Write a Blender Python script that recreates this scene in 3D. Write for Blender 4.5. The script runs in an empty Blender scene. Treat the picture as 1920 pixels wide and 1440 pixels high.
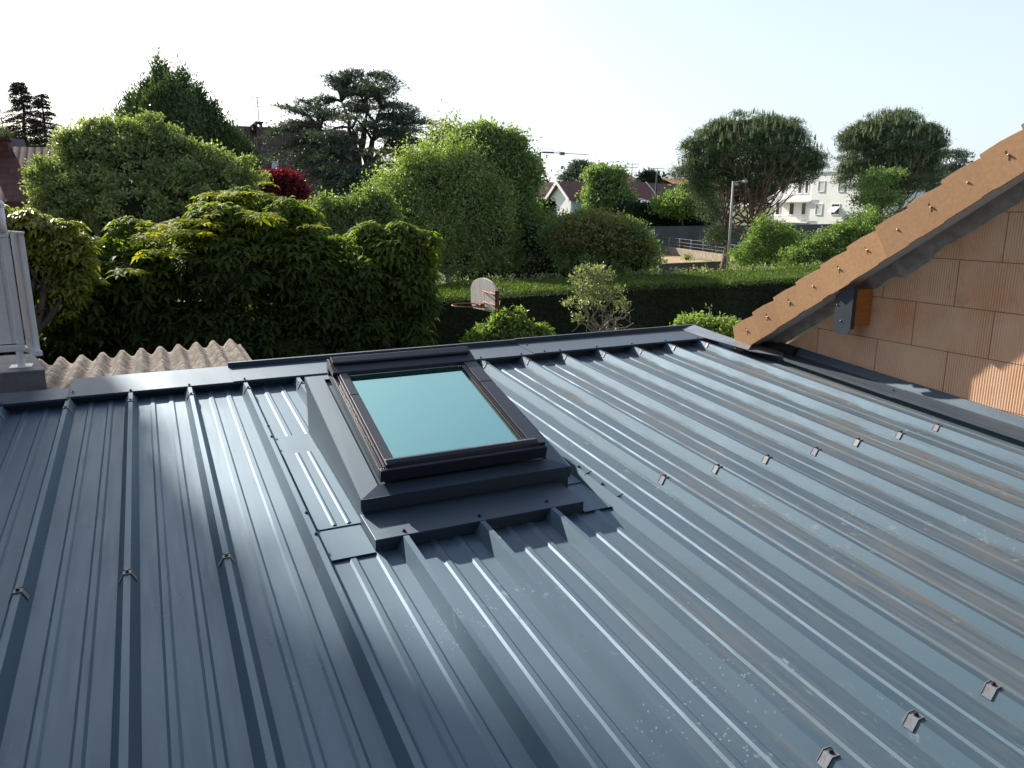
import bpy, math, random
import numpy as np
from mathutils import Vector, Matrix

# ------------------------------------------------------------------ camera, sky, sun, exposure
scene = bpy.context.scene
Z0 = 3.585                       # height of the far edge of the metal roof above the garden
SLOPE = 0.0725                   # fall of the metal roof
F, PITCH, YAW = 1428.1, 0.2304, 0.441
CAM = np.array([0.5115, -5.2388, 1.1147 + Z0])
cam_data = bpy.data.cameras.new("camera")
cam = bpy.data.objects.new("camera", cam_data)
scene.collection.objects.link(cam)
cam.location = CAM
cam.rotation_euler = (math.pi / 2 - PITCH, 0, -YAW)
cam_data.sensor_width = 36
cam_data.lens = 36 * F / 1920
cam_data.clip_start = 0.05
cam_data.clip_end = 6000
scene.camera = cam

SUN_EL = math.radians(28.0)
SUN_AZ = math.radians(-14.8)     # from +Y towards +X
world = bpy.data.worlds.new("World")
scene.world = world
world.use_nodes = True
wn = world.node_tree
sky = wn.nodes.new("ShaderNodeTexSky")
sky.sky_type = 'NISHITA'
sky.sun_disc = False
sky.sun_elevation = SUN_EL
sky.sun_rotation = SUN_AZ
sky.altitude = 100
sky.air_density = 1.0
sky.dust_density = 2.0
sky.ozone_density = 1.5
bg = wn.nodes["Background"]
bg.inputs[1].default_value = 0.11
hs = wn.nodes.new("ShaderNodeHueSaturation"); hs.inputs["Saturation"].default_value = 0.8
wn.links.new(sky.outputs[0], hs.inputs["Color"])
hz_mix = wn.nodes.new("ShaderNodeMix"); hz_mix.data_type = 'RGBA'          # milky summer haze over the whole sky
wtc = wn.nodes.new("ShaderNodeTexCoord"); wsp = wn.nodes.new("ShaderNodeSeparateXYZ"); wn.links.new(wtc.outputs["Generated"], wsp.inputs[0])
wmr = wn.nodes.new("ShaderNodeMapRange"); wmr.interpolation_type = 'SMOOTHSTEP'
for i_, v_ in ((1, 0.05), (2, 0.75), (3, 0.62), (4, 0.0)): wmr.inputs[i_].default_value = v_
wn.links.new(wsp.outputs[2], wmr.inputs[0]); wn.links.new(wmr.outputs[0], hz_mix.inputs[0])
wn.links.new(hs.outputs[0], hz_mix.inputs[6]); hz_mix.inputs[7].default_value = (5.1, 5.95, 6.6, 1)
wn.links.new(hz_mix.outputs[2], bg.inputs[0])

sun_data = bpy.data.lights.new("sun", 'SUN')
sun = bpy.data.objects.new("sun", sun_data)
scene.collection.objects.link(sun)
sun_data.energy = 5.0
sun_data.angle = math.radians(0.6)
sun_data.color = (1.0, 0.93, 0.82)
to_sun = Vector((math.sin(SUN_AZ) * math.cos(SUN_EL), math.cos(SUN_AZ) * math.cos(SUN_EL), math.sin(SUN_EL)))
sun.rotation_euler = to_sun.to_track_quat('Z', 'Y').to_euler()
sun.location = (0, 0, 60)

scene.view_settings.view_transform = 'Standard'
scene.view_settings.look = 'None'
scene.view_settings.exposure = 0.75
scene.view_settings.gamma = 1
scene.cycles.max_bounces = 8
scene.cycles.transparent_max_bounces = 12
scene.cycles.use_denoising = True

C = scene.collection
rng = np.random.default_rng(7)
random.seed(7)

# ------------------------------------------------------------------ survey helpers (pixel + distance -> real place)
_fw = np.array([math.sin(YAW) * math.cos(PITCH), math.cos(YAW) * math.cos(PITCH), -math.sin(PITCH)])
_r = np.cross(_fw, [0, 0, 1.0]); _r /= np.linalg.norm(_r)
_u = np.cross(_r, _fw)
def P(px, py, D):
    return CAM + D * (_fw + _r * (px - 960) / F - _u * (py - 720) / F)
def G(px, D, z=0.0):
    """point at height z under column px at distance D"""
    t = (z - CAM[2]) / D
    k = (_fw[2] - t) / _u[2]          # (py-720)/F
    return P(px, 720 + k * F, D)
def hz(py, D):
    return float(P(960, py, D)[2])

# ------------------------------------------------------------------ object helpers
def tag(o, label=None, cat=None, group=None, kind=None):
    if label: o["label"] = label
    if cat: o["category"] = cat
    if group: o["group"] = group
    if kind: o["kind"] = kind
    return o
def thing(name, label, cat, loc=(0, 0, 0), group=None):
    o = bpy.data.objects.new(name, None)
    C.objects.link(o)
    o.location = [float(v) for v in loc]
    o.empty_display_size = 0.2
    return tag(o, label, cat, group)
def base_of(parent):
    b = np.zeros(3)
    while parent is not None:
        b += np.array(parent.location)
        parent = parent.parent
    return b
def link_mesh(name, me, mat, parent=None, local=False):
    o = bpy.data.objects.new(name, me)
    if mat: me.materials.append(mat)
    C.objects.link(o)
    if parent is not None:
        o.parent = parent
        if not local:
            b = base_of(parent)
            me.transform(Matrix.Translation(Vector(-b)))
    return o
class MB:
    """collects faces, builds ONE mesh object"""
    def __init__(s): s.v = []; s.f = []; s.sm = []
    def add(s, vs, fs, smooth=False):
        n = len(s.v); s.v += [tuple(map(float, v)) for v in vs]
        s.f += [tuple(n + i for i in f) for f in fs]; s.sm += [smooth] * len(fs)
        return s
    def box(s, x0, x1, y0, y1, z0, z1):
        vs = [(x, y, z) for z in (z0, z1) for y in (y0, y1) for x in (x0, x1)]
        return s.add(vs, [(0, 2, 3, 1), (4, 5, 7, 6), (0, 1, 5, 4), (2, 6, 7, 3), (0, 4, 6, 2), (1, 3, 7, 5)])
    def prism(s, poly, a, b, axis='x'):
        """poly in the two other axes, extruded from a to b"""
        def mk(t, p):
            if axis == 'x': return (t, p[0], p[1])
            if axis == 'y': return (p[0], t, p[1])
            return (p[0], p[1], t)
        n = len(poly)
        vs = [mk(a, p) for p in poly] + [mk(b, p) for p in poly]
        fs = [tuple(range(n))[::-1], tuple(range(n, 2 * n))] + [(i, (i + 1) % n, n + (i + 1) % n, n + i) for i in range(n)]
        return s.add(vs, fs)
    def hexa(s, b4, t4):
        return s.add(list(b4) + list(t4), [(0, 3, 2, 1), (4, 5, 6, 7), (0, 1, 5, 4), (1, 2, 6, 5), (2, 3, 7, 6), (3, 0, 4, 7)])
    def slab(s, poly3, d):
        """planar polygon given thickness along vector d"""
        n = len(poly3); d = np.array(d)
        vs = [np.array(p) for p in poly3] + [np.array(p) + d for p in poly3]
        fs = [tuple(range(n))[::-1], tuple(range(n, 2 * n))] + [(i, (i + 1) % n, n + (i + 1) % n, n + i) for i in range(n)]
        return s.add(vs, fs)
    def tube(s, pts, rad, n=8, caps=True):
        pts = [np.array(p, float) for p in pts]
        if not hasattr(rad, '__len__'): rad = [rad] * len(pts)
        ring0 = len(s.v); up = np.array([0.13, 0.29, 0.95])
        for i, p in enumerate(pts):
            t = pts[min(i + 1, len(pts) - 1)] - pts[max(i - 1, 0)]
            t = t / (np.linalg.norm(t) + 1e-9)
            a = np.cross(t, up)
            if np.linalg.norm(a) < 0.1: a = np.cross(t, [1, 0, 0])
            a /= np.linalg.norm(a); b = np.cross(t, a)
            for k in range(n):
                w = 2 * math.pi * k / n
                s.v.append(tuple(p + rad[i] * (a * math.cos(w) + b * math.sin(w))))
        for i in range(len(pts) - 1):
            for k in range(n):
                q = ring0 + i * n
                s.f.append((q + k, q + (k + 1) % n, q + n + (k + 1) % n, q + n + k)); s.sm.append(n > 4)
        if caps:
            s.f.append(tuple(ring0 + k for k in range(n))[::-1]); s.sm.append(False)
            q = ring0 + (len(pts) - 1) * n
            s.f.append(tuple(q + k for k in range(n))); s.sm.append(False)
        return s
    def ball(s, c, r, nu=10, nv=6, sq=1.0):
        vs = []; c = np.array(c)
        for j in range(nv + 1):
            th = math.pi * j / nv
            for i in range(nu):
                ph = 2 * math.pi * i / nu
                vs.append(c + np.array([r * math.sin(th) * math.cos(ph), r * math.sin(th) * math.sin(ph), r * sq * math.cos(th)]))
        fs = [(j * nu + i, (j + 1) * nu + i, (j + 1) * nu + (i + 1) % nu, j * nu + (i + 1) % nu) for j in range(nv) for i in range(nu)]
        return s.add(vs, fs, True)
    def build(s, name, mat, parent=None, local=False, bevel=0):
        me = bpy.data.meshes.new(name)
        me.from_pydata(s.v, [], s.f)
        me.polygons.foreach_set("use_smooth", s.sm)
        me.update()
        o = link_mesh(name, me, mat, parent, local)
        if bevel:
            m = o.modifiers.new("bevel", 'BEVEL'); m.width = bevel; m.segments = 2; m.limit_method = 'ANGLE'; m.angle_limit = math.radians(35)
        return o

# ------------------------------------------------------------------ materials
def new_mat(name):
    m = bpy.data.materials.new(name); m.use_nodes = True
    nt = m.node_tree; return m, nt, nt.nodes["Principled BSDF"]
def N(nt, t, **kw):
    n = nt.nodes.new(t)
    for k, v in kw.items(): setattr(n, k, v)
    return n
def sock(nt, node, name, val):
    if hasattr(val, 'is_linked') or isinstance(val, bpy.types.NodeSocket): nt.links.new(val, node.inputs[name])
    else: node.inputs[name].default_value = val
def math_(nt, op, a, b=0.5, clamp=False):
    n = N(nt, "ShaderNodeMath", operation=op); n.use_clamp = clamp
    sock(nt, n, 0, a); sock(nt, n, 1, b); return n.outputs[0]
def ramp(nt, fac, stops, interp='LINEAR'):
    n = N(nt, "ShaderNodeValToRGB"); n.color_ramp.interpolation = interp
    el = n.color_ramp.elements
    while len(el) < len(stops): el.new(0.5)
    for e, (p, c) in zip(el, stops):
        e.position = p; e.color = (*c, 1) if len(c) == 3 else c
    nt.links.new(fac, n.inputs[0]); return n.outputs[0]
def mix(nt, fac, a, b, mode='MIX'):
    n = N(nt, "ShaderNodeMix", data_type='RGBA', blend_type=mode)
    sock(nt, n, 0, fac)
    for i, v in ((6, a), (7, b)):
        if isinstance(v, bpy.types.NodeSocket): nt.links.new(v, n.inputs[i])
        else: n.inputs[i].default_value = (*v, 1)
    return n.outputs[2]
def noise(nt, scale=5, detail=4, rough=0.5, vec=None, stretch=None, coord='Object', out=0):
    n = N(nt, "ShaderNodeTexNoise"); n.inputs["Scale"].default_value = scale
    n.inputs["Detail"].default_value = detail; n.inputs["Roughness"].default_value = rough
    if vec is None:
        tc = N(nt, "ShaderNodeTexCoord"); vec = tc.outputs[coord]
    if stretch:
        mp = N(nt, "ShaderNodeMapping"); mp.inputs["Scale"].default_value = stretch
        nt.links.new(vec, mp.inputs[0]); vec = mp.outputs[0]
    nt.links.new(vec, n.inputs["Vector"]); return n.outputs[out]
def bump(nt, bsdf, h, strength=0.3, dist=0.01):
    b = N(nt, "ShaderNodeBump"); b.inputs["Strength"].default_value = strength; b.inputs["Distance"].default_value = dist
    nt.links.new(h, b.inputs["Height"]); nt.links.new(b.outputs[0], bsdf.inputs["Normal"]); return b
def simple(name, c1, c2=None, rough=0.6, scale=6, metallic=0.0, bump_s=0.0, bscale=60, spec=0.5, stretch=None, detail=5):
    m, nt, b = new_mat(name)
    c2 = c2 or tuple(v * 0.75 for v in c1)
    n = noise(nt, scale, detail, 0.6, stretch=stretch)
    nt.links.new(ramp(nt, n, [(0.3, c2), (0.7, c1)]), b.inputs["Base Color"])
    b.inputs["Roughness"].default_value = rough; b.inputs["Metallic"].default_value = metallic
    b.inputs["Specular IOR Level"].default_value = spec
    if bump_s: bump(nt, b, noise(nt, bscale, 4, 0.6), bump_s, 0.01)
    return m
def foliage(name, dark, mid, light, trans=0.35, rough=0.5, spec=0.35, tcol=None):
    m, nt, b = new_mat(name)
    at = N(nt, "ShaderNodeAttribute"); at.attribute_name = "rnd"
    col = ramp(nt, at.outputs["Fac"], [(0.0, dark), (0.5, mid), (1.0, light)])
    nt.links.new(col, b.inputs["Base Color"])
    b.inputs["Roughness"].default_value = rough; b.inputs["Specular IOR Level"].default_value = spec
    tr = N(nt, "ShaderNodeBsdfTranslucent")
    tcol = tcol or (1.45, 1.6, 0.6)
    nt.links.new(mix(nt, 1.0, col, tcol, 'MULTIPLY'), tr.inputs[0])
    ms = N(nt, "ShaderNodeMixShader"); ms.inputs[0].default_value = trans
    nt.links.new(b.outputs[0], ms.inputs[1]); nt.links.new(tr.outputs[0], ms.inputs[2])
    nt.links.new(ms.outputs[0], nt.nodes["Material Output"].inputs[0])
    return m

def tone_per_object(m, amt=0.14):
    nt = m.node_tree; b = nt.nodes["Principled BSDF"]; src = b.inputs["Base Color"].links[0].from_socket
    oi = N(nt, "ShaderNodeObjectInfo"); v = math_(nt, 'MULTIPLY_ADD', oi.outputs["Random"], 2 * amt); v.node.inputs[2].default_value = 1 - amt
    h = N(nt, "ShaderNodeHueSaturation"); nt.links.new(v, h.inputs["Value"]); nt.links.new(src, h.inputs["Color"]); nt.links.new(h.outputs[0], b.inputs["Base Color"])
def roof_metal(name, dusty=True):
    m, nt, b = new_mat(name)
    tc = N(nt, "ShaderNodeTexCoord"); sep = N(nt, "ShaderNodeSeparateXYZ")
    nt.links.new(tc.outputs["Object"], sep.inputs[0])
    X, V, W = sep.outputs
    base = ramp(nt, noise(nt, 3, 3, 0.5), [(0.3, (0.014, 0.038, 0.056)), (0.7, (0.019, 0.047, 0.067))] if dusty else [(0.3, (0.011, 0.016, 0.025)), (0.7, (0.015, 0.021, 0.032))])
    # dust left by feet and rain: streaks running down the slope, heavier towards the brick wall
    st = noise(nt, 1.0, 6, 0.65, stretch=(38, 2.2, 1))
    st2 = noise(nt, 1.0, 5, 0.7, stretch=(110, 5, 1))
    pat = noise(nt, 1.3, 4, 0.6, stretch=(1.4, 0.8, 1))
    a = math_(nt, 'MULTIPLY_ADD', X, 0.30); a.node.inputs[2].default_value = -0.42
    c = math_(nt, 'MULTIPLY_ADD', V, -0.035); nt.links.new(a, c.node.inputs[2])
    ax = math_(nt, 'MINIMUM', math_(nt, 'MAXIMUM', c, 0.13), 0.85)
    flat = math_(nt, 'LESS_THAN', W, 0.012)
    s1 = ramp(nt, st, [(0.38, (0, 0, 0)), (0.72, (1, 1, 1))])
    s2 = ramp(nt, st2, [(0.45, (0, 0, 0)), (0.75, (1, 1, 1))])
    s3 = ramp(nt, pat, [(0.3, (0.25,) * 3), (0.7, (1, 1, 1))])
    d = math_(nt, 'MULTIPLY', math_(nt, 'ADD', math_(nt, 'MULTIPLY', s1, 0.7), math_(nt, 'MULTIPLY', s2, 0.4)), s3)
    d = math_(nt, 'MULTIPLY', math_(nt, 'MULTIPLY', d, 2.0), ax, True)
    d = math_(nt, 'MULTIPLY', d, math_(nt, 'MULTIPLY_ADD', flat, 0.75)); d.node.inputs[1].links[0].from_node.inputs[2].default_value = 0.25
    brown = ramp(nt, noise(nt, 0.9, 3, 0.5, stretch=(1.5, 0.6, 1)), [(0.4, (0.155, 0.155, 0.155)), (0.65, (0.21, 0.18, 0.15))])
    col = mix(nt, d, base, brown)
    # pale scuffs, hand prints and rain spots
    sc = noise(nt, 26, 8, 0.75, stretch=(1, 0.55, 1))
    scm = noise(nt, 2.1, 3, 0.5)
    scuff = math_(nt, 'MULTIPLY', ramp(nt, sc, [(0.575, (0, 0, 0)), (0.66, (1, 1, 1))]), ramp(nt, scm, [(0.55, (0, 0, 0)), (0.68, (1, 1, 1))]))
    vo = N(nt, "ShaderNodeTexVoronoi"); vo.inputs["Scale"].default_value = 42; nt.links.new(tc.outputs["Object"], vo.inputs["Vector"])
    spots = math_(nt, 'MULTIPLY', math_(nt, 'LESS_THAN', vo.outputs["Distance"], 0.16), ramp(nt, noise(nt, 1.7, 3, 0.6), [(0.56, (0, 0, 0)), (0.66, (1, 1, 1))]))
    k = math_(nt, 'MULTIPLY', math_(nt, 'MAXIMUM', scuff, math_(nt, 'MULTIPLY', spots, 0.6)), 0.7 if dusty else 0.16, True)
    col = mix(nt, k, col, (0.42, 0.43, 0.42))
    nt.links.new(col, b.inputs["Base Color"])
    r = math_(nt, 'MULTIPLY_ADD', d, 0.45); r.node.inputs[2].default_value = 0.30
    r2 = math_(nt, 'MULTIPLY_ADD', k, 0.5); nt.links.new(math_(nt, 'MULTIPLY_ADD', noise(nt, 5, 5, 0.6, stretch=(3, 0.5, 1)), 0.10), r2.node.inputs[2])
    rr = math_(nt, 'ADD', r, r2); 
    rr = math_(nt, 'SUBTRACT', rr, 0.26, True)
    nt.links.new(rr, b.inputs["Roughness"])
    sl_ = math_(nt, 'MULTIPLY_ADD', d, -0.5, True); sl_.node.inputs[2].default_value = 0.5; nt.links.new(sl_, b.inputs["Specular IOR Level"])
    b.inputs["IOR"].default_value = 2.5 if dusty else 2.25; b.inputs["Specular Tint"].default_value = (0.58, 0.80, 1.0, 1)
    bump(nt, b, noise(nt, 1.0, 2, 0.5, stretch=(5, 0.9, 1)), 0.07, 0.012)
    return m

M = {}
M['roof'] = roof_metal("anthracite_coated_steel")
M['trim'] = roof_metal("anthracite_folded_steel", False)  # same steel coloured darker to stand in for shade on kerb faces
M['frame'] = simple("grey_window_cladding", (0.026, 0.033, 0.050), (0.020, 0.026, 0.041), 0.42, 20)
M['alu'] = simple("brushed_window_rail", (0.26, 0.23, 0.24), (0.18, 0.16, 0.17), 0.25, 30, metallic=0.9)
M['rubber'] = simple("black_rubber", (0.012, 0.012, 0.014), None, 0.6, 30)
M['galv'] = simple("galvanised_clip", (0.32, 0.33, 0.35), (0.20, 0.21, 0.23), 0.5, 60, metallic=0.3)
M['screw'] = simple("dark_screw", (0.02, 0.02, 0.025), None, 0.4, 60)
M['dark_steel'] = simple("dark_painted_steel", (0.060, 0.068, 0.085), (0.048, 0.055, 0.07), 0.4, 14)
M['tile'] = simple("orange_clay_verge", (0.54, 0.30, 0.14), (0.43, 0.23, 0.105), 0.75, 38, bump_s=0.25, bscale=240, detail=8)
tone_per_object(M['tile'])
M['nail'] = simple("copper_washer", (0.75, 0.45, 0.20), None, 0.3, 20, metallic=0.6)
M['soffit'] = simple("pale_soffit_board", (0.80, 0.77, 0.75), (0.68, 0.65, 0.64), 0.7, 8, stretch=(1, 6, 6))
M['mortar'] = simple("rough_mortar", (0.46, 0.41, 0.38), (0.26, 0.23, 0.21), 0.9, 14, bump_s=0.9, bscale=35)
M['wood'] = simple("purlin_timber", (0.62, 0.26, 0.07), (0.44, 0.17, 0.045), 0.6, 5, stretch=(1, 9, 14))
M['white'] = simple("white_lacquered_metal", (0.90, 0.88, 0.86), (0.80, 0.78, 0.77), 0.4, 12)
M['ledge'] = simple("grey_render", (0.24, 0.235, 0.245), (0.17, 0.165, 0.175), 0.85, 18, bump_s=0.4, bscale=90)
M['ledge_top'] = simple("pale_ledge_coat", (0.27, 0.27, 0.28), (0.18, 0.18, 0.19), 0.7, 9)
M['asbestos'] = simple("weathered_fibre_cement", (0.27, 0.225, 0.195), (0.06, 0.052, 0.046), 0.95, 11, bump_s=1.0, bscale=60, detail=12)
m, nt, b = new_mat("mossy_fibre_cement")
c = ramp(nt, noise(nt, 13, 12, 0.72), [(0.40, (0.045, 0.040, 0.036)), (0.50, (0.19, 0.155, 0.13)), (0.62, (0.36, 0.31, 0.27))])
c = mix(nt, ramp(nt, noise(nt, 3, 6, 0.6, stretch=(1.6, 0.5, 1)), [(0.45, (0, 0, 0)), (0.65, (0.75,) * 3)]), c, (0.10, 0.078, 0.06))
nt.links.new(c, b.inputs["Base Color"]); b.inputs["Roughness"].default_value = 0.95; bump(nt, b, noise(nt, 45, 8, 0.7), 1.0, 0.012); M['asbestos'] = m
M['bark'] = simple("brown_bark", (0.10, 0.075, 0.06), (0.045, 0.034, 0.028), 0.9, 9, bump_s=0.8, bscale=25, stretch=(1, 1, 0.3))
M['pinebark'] = simple("reddish_pine_bark", (0.24, 0.15, 0.11), (0.10, 0.065, 0.05), 0.9, 7, bump_s=0.8, bscale=14)
M['greybark'] = simple("grey_bark", (0.30, 0.27, 0.23), (0.16, 0.14, 0.12), 0.9, 12)
M['block'] = simple("grey_block_wall", (0.105, 0.110, 0.125), (0.07, 0.073, 0.085), 0.9, 0.6, detail=8)
M['lowwall'] = simple("brown_render_wall", (0.16, 0.13, 0.105), (0.09, 0.075, 0.06), 0.9, 1.5)
M['stonewall'] = simple("old_stone_wall", (0.42, 0.34, 0.26), (0.18, 0.14, 0.10), 0.9, 3.5, detail=8)
M['whitewall'] = simple("white_render", (0.80, 0.79, 0.77), (0.72, 0.71, 0.69), 0.85, 0.5)
M['blueshade'] = simple("blue_shaded_render", (0.42, 0.50, 0.54), (0.36, 0.44, 0.48), 0.85, 0.8)  # bluish shade of the white house's side wall put into the colour
M['cream'] = simple("cream_render", (0.62, 0.46, 0.26), (0.5, 0.37, 0.21), 0.9, 1)
M['glassdark'] = simple("window_glass", (0.06, 0.07, 0.08), None, 0.08, 2)
M['shutter'] = simple("grey_roller_shutter", (0.52, 0.53, 0.54), (0.45, 0.46, 0.47), 0.6, 2)
M['pole'] = simple("weathered_zinc_pole", (0.42, 0.38, 0.36), (0.30, 0.27, 0.26), 0.6, 8)
M['wing'] = simple('dark_unseen_wing', (0.035, 0.033, 0.035), None, 0.8, 3)  # dark surface chosen to dim what the steel reflects
M['rust'] = simple("rusty_steel", (0.13, 0.045, 0.03), (0.07, 0.028, 0.02), 0.75, 12)
M['hoop'] = simple("rusty_orange_ring", (0.34, 0.13, 0.06), (0.18, 0.07, 0.04), 0.7, 12)
M['crane'] = simple("crane_steel", (0.12, 0.13, 0.15), None, 0.5, 1)
M['cranepale'] = simple("crane_jib_paint", (0.45, 0.46, 0.48), None, 0.5, 1)
M['concrete'] = simple("terrace_concrete", (0.35, 0.34, 0.33), None, 0.9, 4)

# weathered backboard
m, nt, b = new_mat("weathered_backboard")
c = ramp(nt, noise(nt, 1.0, 8, 0.7, stretch=(30, 30, 4)), [(0.35, (0.34, 0.28, 0.26)), (0.45, (0.66, 0.62, 0.61)), (0.8, (0.80, 0.78, 0.77))])
nt.links.new(c, b.inputs["Base Color"]); b.inputs["Roughness"].default_value = 0.8; M['board'] = m

# hollow clay blocks with grooved faces
m, nt, b = new_mat("grooved_clay_blocks")
tc = N(nt, "ShaderNodeTexCoord"); mp = N(nt, "ShaderNodeMapping"); sp = N(nt, "ShaderNodeSeparateXYZ"); cb = N(nt, "ShaderNodeCombineXYZ")
nt.links.new(tc.outputs["Object"], sp.inputs[0])
yy = math_(nt, 'ADD', sp.outputs[1], 20 * 0.53 + 1.61)
zz = math_(nt, 'ADD', sp.outputs[2], -(Z0 + 0.198) + 20 * 0.293)
nt.links.new(yy, cb.inputs[0]); nt.links.new(zz, cb.inputs[1])
br = N(nt, "ShaderNodeTexBrick"); nt.links.new(cb.outputs[0], br.inputs["Vector"])
br.inputs["Scale"].default_value = 1; br.inputs["Mortar Size"].default_value = 0.0024; br.inputs["Mortar Smooth"].default_value = 0.15
br.inputs["Brick Width"].default_value = 0.53; br.inputs["Row Height"].default_value = 0.293; br.inputs["Bias"].default_value = -0.1
br.inputs["Color1"].default_value = (0.76, 0.37, 0.185, 1); br.inputs["Color2"].default_value = (0.82, 0.48, 0.28, 1); br.inputs["Mortar"].default_value = (0.26, 0.09, 0.05, 1)
bloom = ramp(nt, noise(nt, 2.6, 6, 0.6), [(0.35, (0, 0, 0)), (0.65, (0.75, 0.75, 0.75))])
col = mix(nt, bloom, br.outputs["Color"], (0.85, 0.58, 0.40))
spk = N(nt, "ShaderNodeTexVoronoi"); spk.inputs["Scale"].default_value = 30
mp2 = N(nt, "ShaderNodeMapping"); mp2.inputs["Scale"].default_value = (1, 1, 0.62); nt.links.new(tc.outputs["Object"], mp2.inputs[0]); nt.links.new(mp2.outputs[0], spk.inputs["Vector"])
spm = math_(nt, 'MULTIPLY', math_(nt, 'LESS_THAN', spk.outputs["Distance"], 0.22), 0.22)
col = mix(nt, spm, col, (0.85, 0.72, 0.60))
stain = ramp(nt, noise(nt, 1.6, 5, 0.7), [(0.60, (0, 0, 0)), (0.72, (0.55, 0.55, 0.55))])
col = mix(nt, stain, col, (0.30, 0.16, 0.11))
gr = math_(nt, 'SINE', math_(nt, 'MULTIPLY', sp.outputs[1], 2 * math.pi / 0.0165))
grm = ramp(nt, noise(nt, 5, 3, 0.5, stretch=(1, 1, 0.4)), [(0.35, (0.15,) * 3), (0.6, (1, 1, 1))])
dk = math_(nt, 'MULTIPLY', math_(nt, 'GREATER_THAN', gr, 0.72), math_(nt, 'MULTIPLY', grm, 0.62))
col = mix(nt, dk, col, (0.34, 0.12, 0.07))
col = mix(nt, br.outputs["Fac"], col, (0.24, 0.085, 0.05))
nt.links.new(col, b.inputs["Base Color"]); b.inputs["Roughness"].default_value = 0.9
hgt = math_(nt, 'SUBTRACT', math_(nt, 'MULTIPLY', gr, -0.25), math_(nt, 'MULTIPLY', br.outputs["Fac"], 1.0))
bump(nt, b, hgt, 0.5, 0.004); M['clay'] = m

def tiled(name, c1, c2, course=0.35, width=0.25, rough=0.6, ridge=0.5, axis=0):
    """interlocking roof tiles, pattern in object space along x (width) and z (courses)"""
    m, nt, b = new_mat(name)
    tc = N(nt, "ShaderNodeTexCoord"); sp = N(nt, "ShaderNodeSeparateXYZ"); nt.links.new(tc.outputs["Object"], sp.inputs[0])
    fx = math_(nt, 'FRACT', math_(nt, 'DIVIDE', sp.outputs[axis], width)); fz = math_(nt, 'FRACT', math_(nt, 'DIVIDE', math_(nt, 'ADD', sp.outputs[2], 50), course))
    hump = math_(nt, 'SINE', math_(nt, 'MULTIPLY', fx, math.pi))
    hgt = math_(nt, 'SUBTRACT', math_(nt, 'MULTIPLY', hump, 1.0), math_(nt, 'MULTIPLY', fz, 0.9))
    cell = N(nt, "ShaderNodeTexWhiteNoise"); cb = N(nt, "ShaderNodeCombineXYZ")
    nt.links.new(math_(nt, 'FLOOR', math_(nt, 'DIVIDE', sp.outputs[axis], width)), cb.inputs[0]); nt.links.new(math_(nt, 'FLOOR', math_(nt, 'DIVIDE', math_(nt, 'ADD', sp.outputs[2], 50), course)), cb.inputs[1])
    nt.links.new(cb.outputs[0], cell.inputs["Vector"])
    col = ramp(nt, cell.outputs["Value"], [(0, c2), (1, c1)])
    col = mix(nt, math_(nt, 'MULTIPLY', math_(nt, 'LESS_THAN', fz, 0.14), 0.6), col, tuple(v * 0.35 for v in c2))
    col = mix(nt, math_(nt, 'MULTIPLY', noise(nt, 0.8, 5, 0.6), 0.5), col, tuple(v * 0.7 for v in c2))
    nt.links.new(col, b.inputs["Base Color"]); b.inputs["Roughness"].default_value = rough
    bump(nt, b, hgt, ridge, 0.06); return m
M['redtile'] = tiled("wet_red_roof_tiles", (0.17, 0.050, 0.045), (0.085, 0.030, 0.032), 0.20, 0.24, 0.85, 0.22)
M['darktile'] = tiled("dark_brown_roof_tiles", (0.105, 0.055, 0.055), (0.07, 0.038, 0.042), 0.42, 0.30, 0.6, 0.7)
M['brownred'] = tiled("brown_red_roof_tiles", (0.24, 0.085, 0.07), (0.15, 0.06, 0.055), 0.3, 0.3, 0.7, 0.5)
M['browntile'] = tiled("brown_roof_tiles", (0.17, 0.095, 0.075), (0.11, 0.065, 0.055), 0.3, 0.3, 0.7, 0.5)
M['claytile'] = tiled("orange_clay_roof_tiles", (0.46, 0.20, 0.09), (0.36, 0.15, 0.07), 0.18, 0.25, 0.8, 0.6)

# glazing of the roof window: clear greenish sheet over a pale closed blind
m, nt, b = new_mat("green_tinted_glass")
nt.nodes.remove(b)
tr = N(nt, "ShaderNodeBsdfTransparent"); tr.inputs[0].default_value = (0.60, 0.90, 0.92, 1)
gl = N(nt, "ShaderNodeBsdfGlossy"); gl.inputs["Roughness"].default_value = 0.01; gl.inputs[0].default_value = (0.62, 0.98, 0.86, 1)
lw = N(nt, "ShaderNodeLayerWeight"); lw.inputs[0].default_value = 0.5
fq = math_(nt, 'MULTIPLY_ADD', math_(nt, 'POWER', lw.outputs["Facing"], 5.0), 0.2); fq.node.inputs[2].default_value = 0.78
ms = N(nt, "ShaderNodeMixShader"); nt.links.new(fq, ms.inputs[0]); nt.links.new(tr.outputs[0], ms.inputs[1]); nt.links.new(gl.outputs[0], ms.inputs[2])
nt.links.new(ms.outputs[0], nt.nodes["Material Output"].inputs[0]); M['glass'] = m
M['blind'] = simple("pale_roller_blind", (0.22, 0.34, 0.34), (0.20, 0.32, 0.32), 0.8, 1.0)

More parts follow.
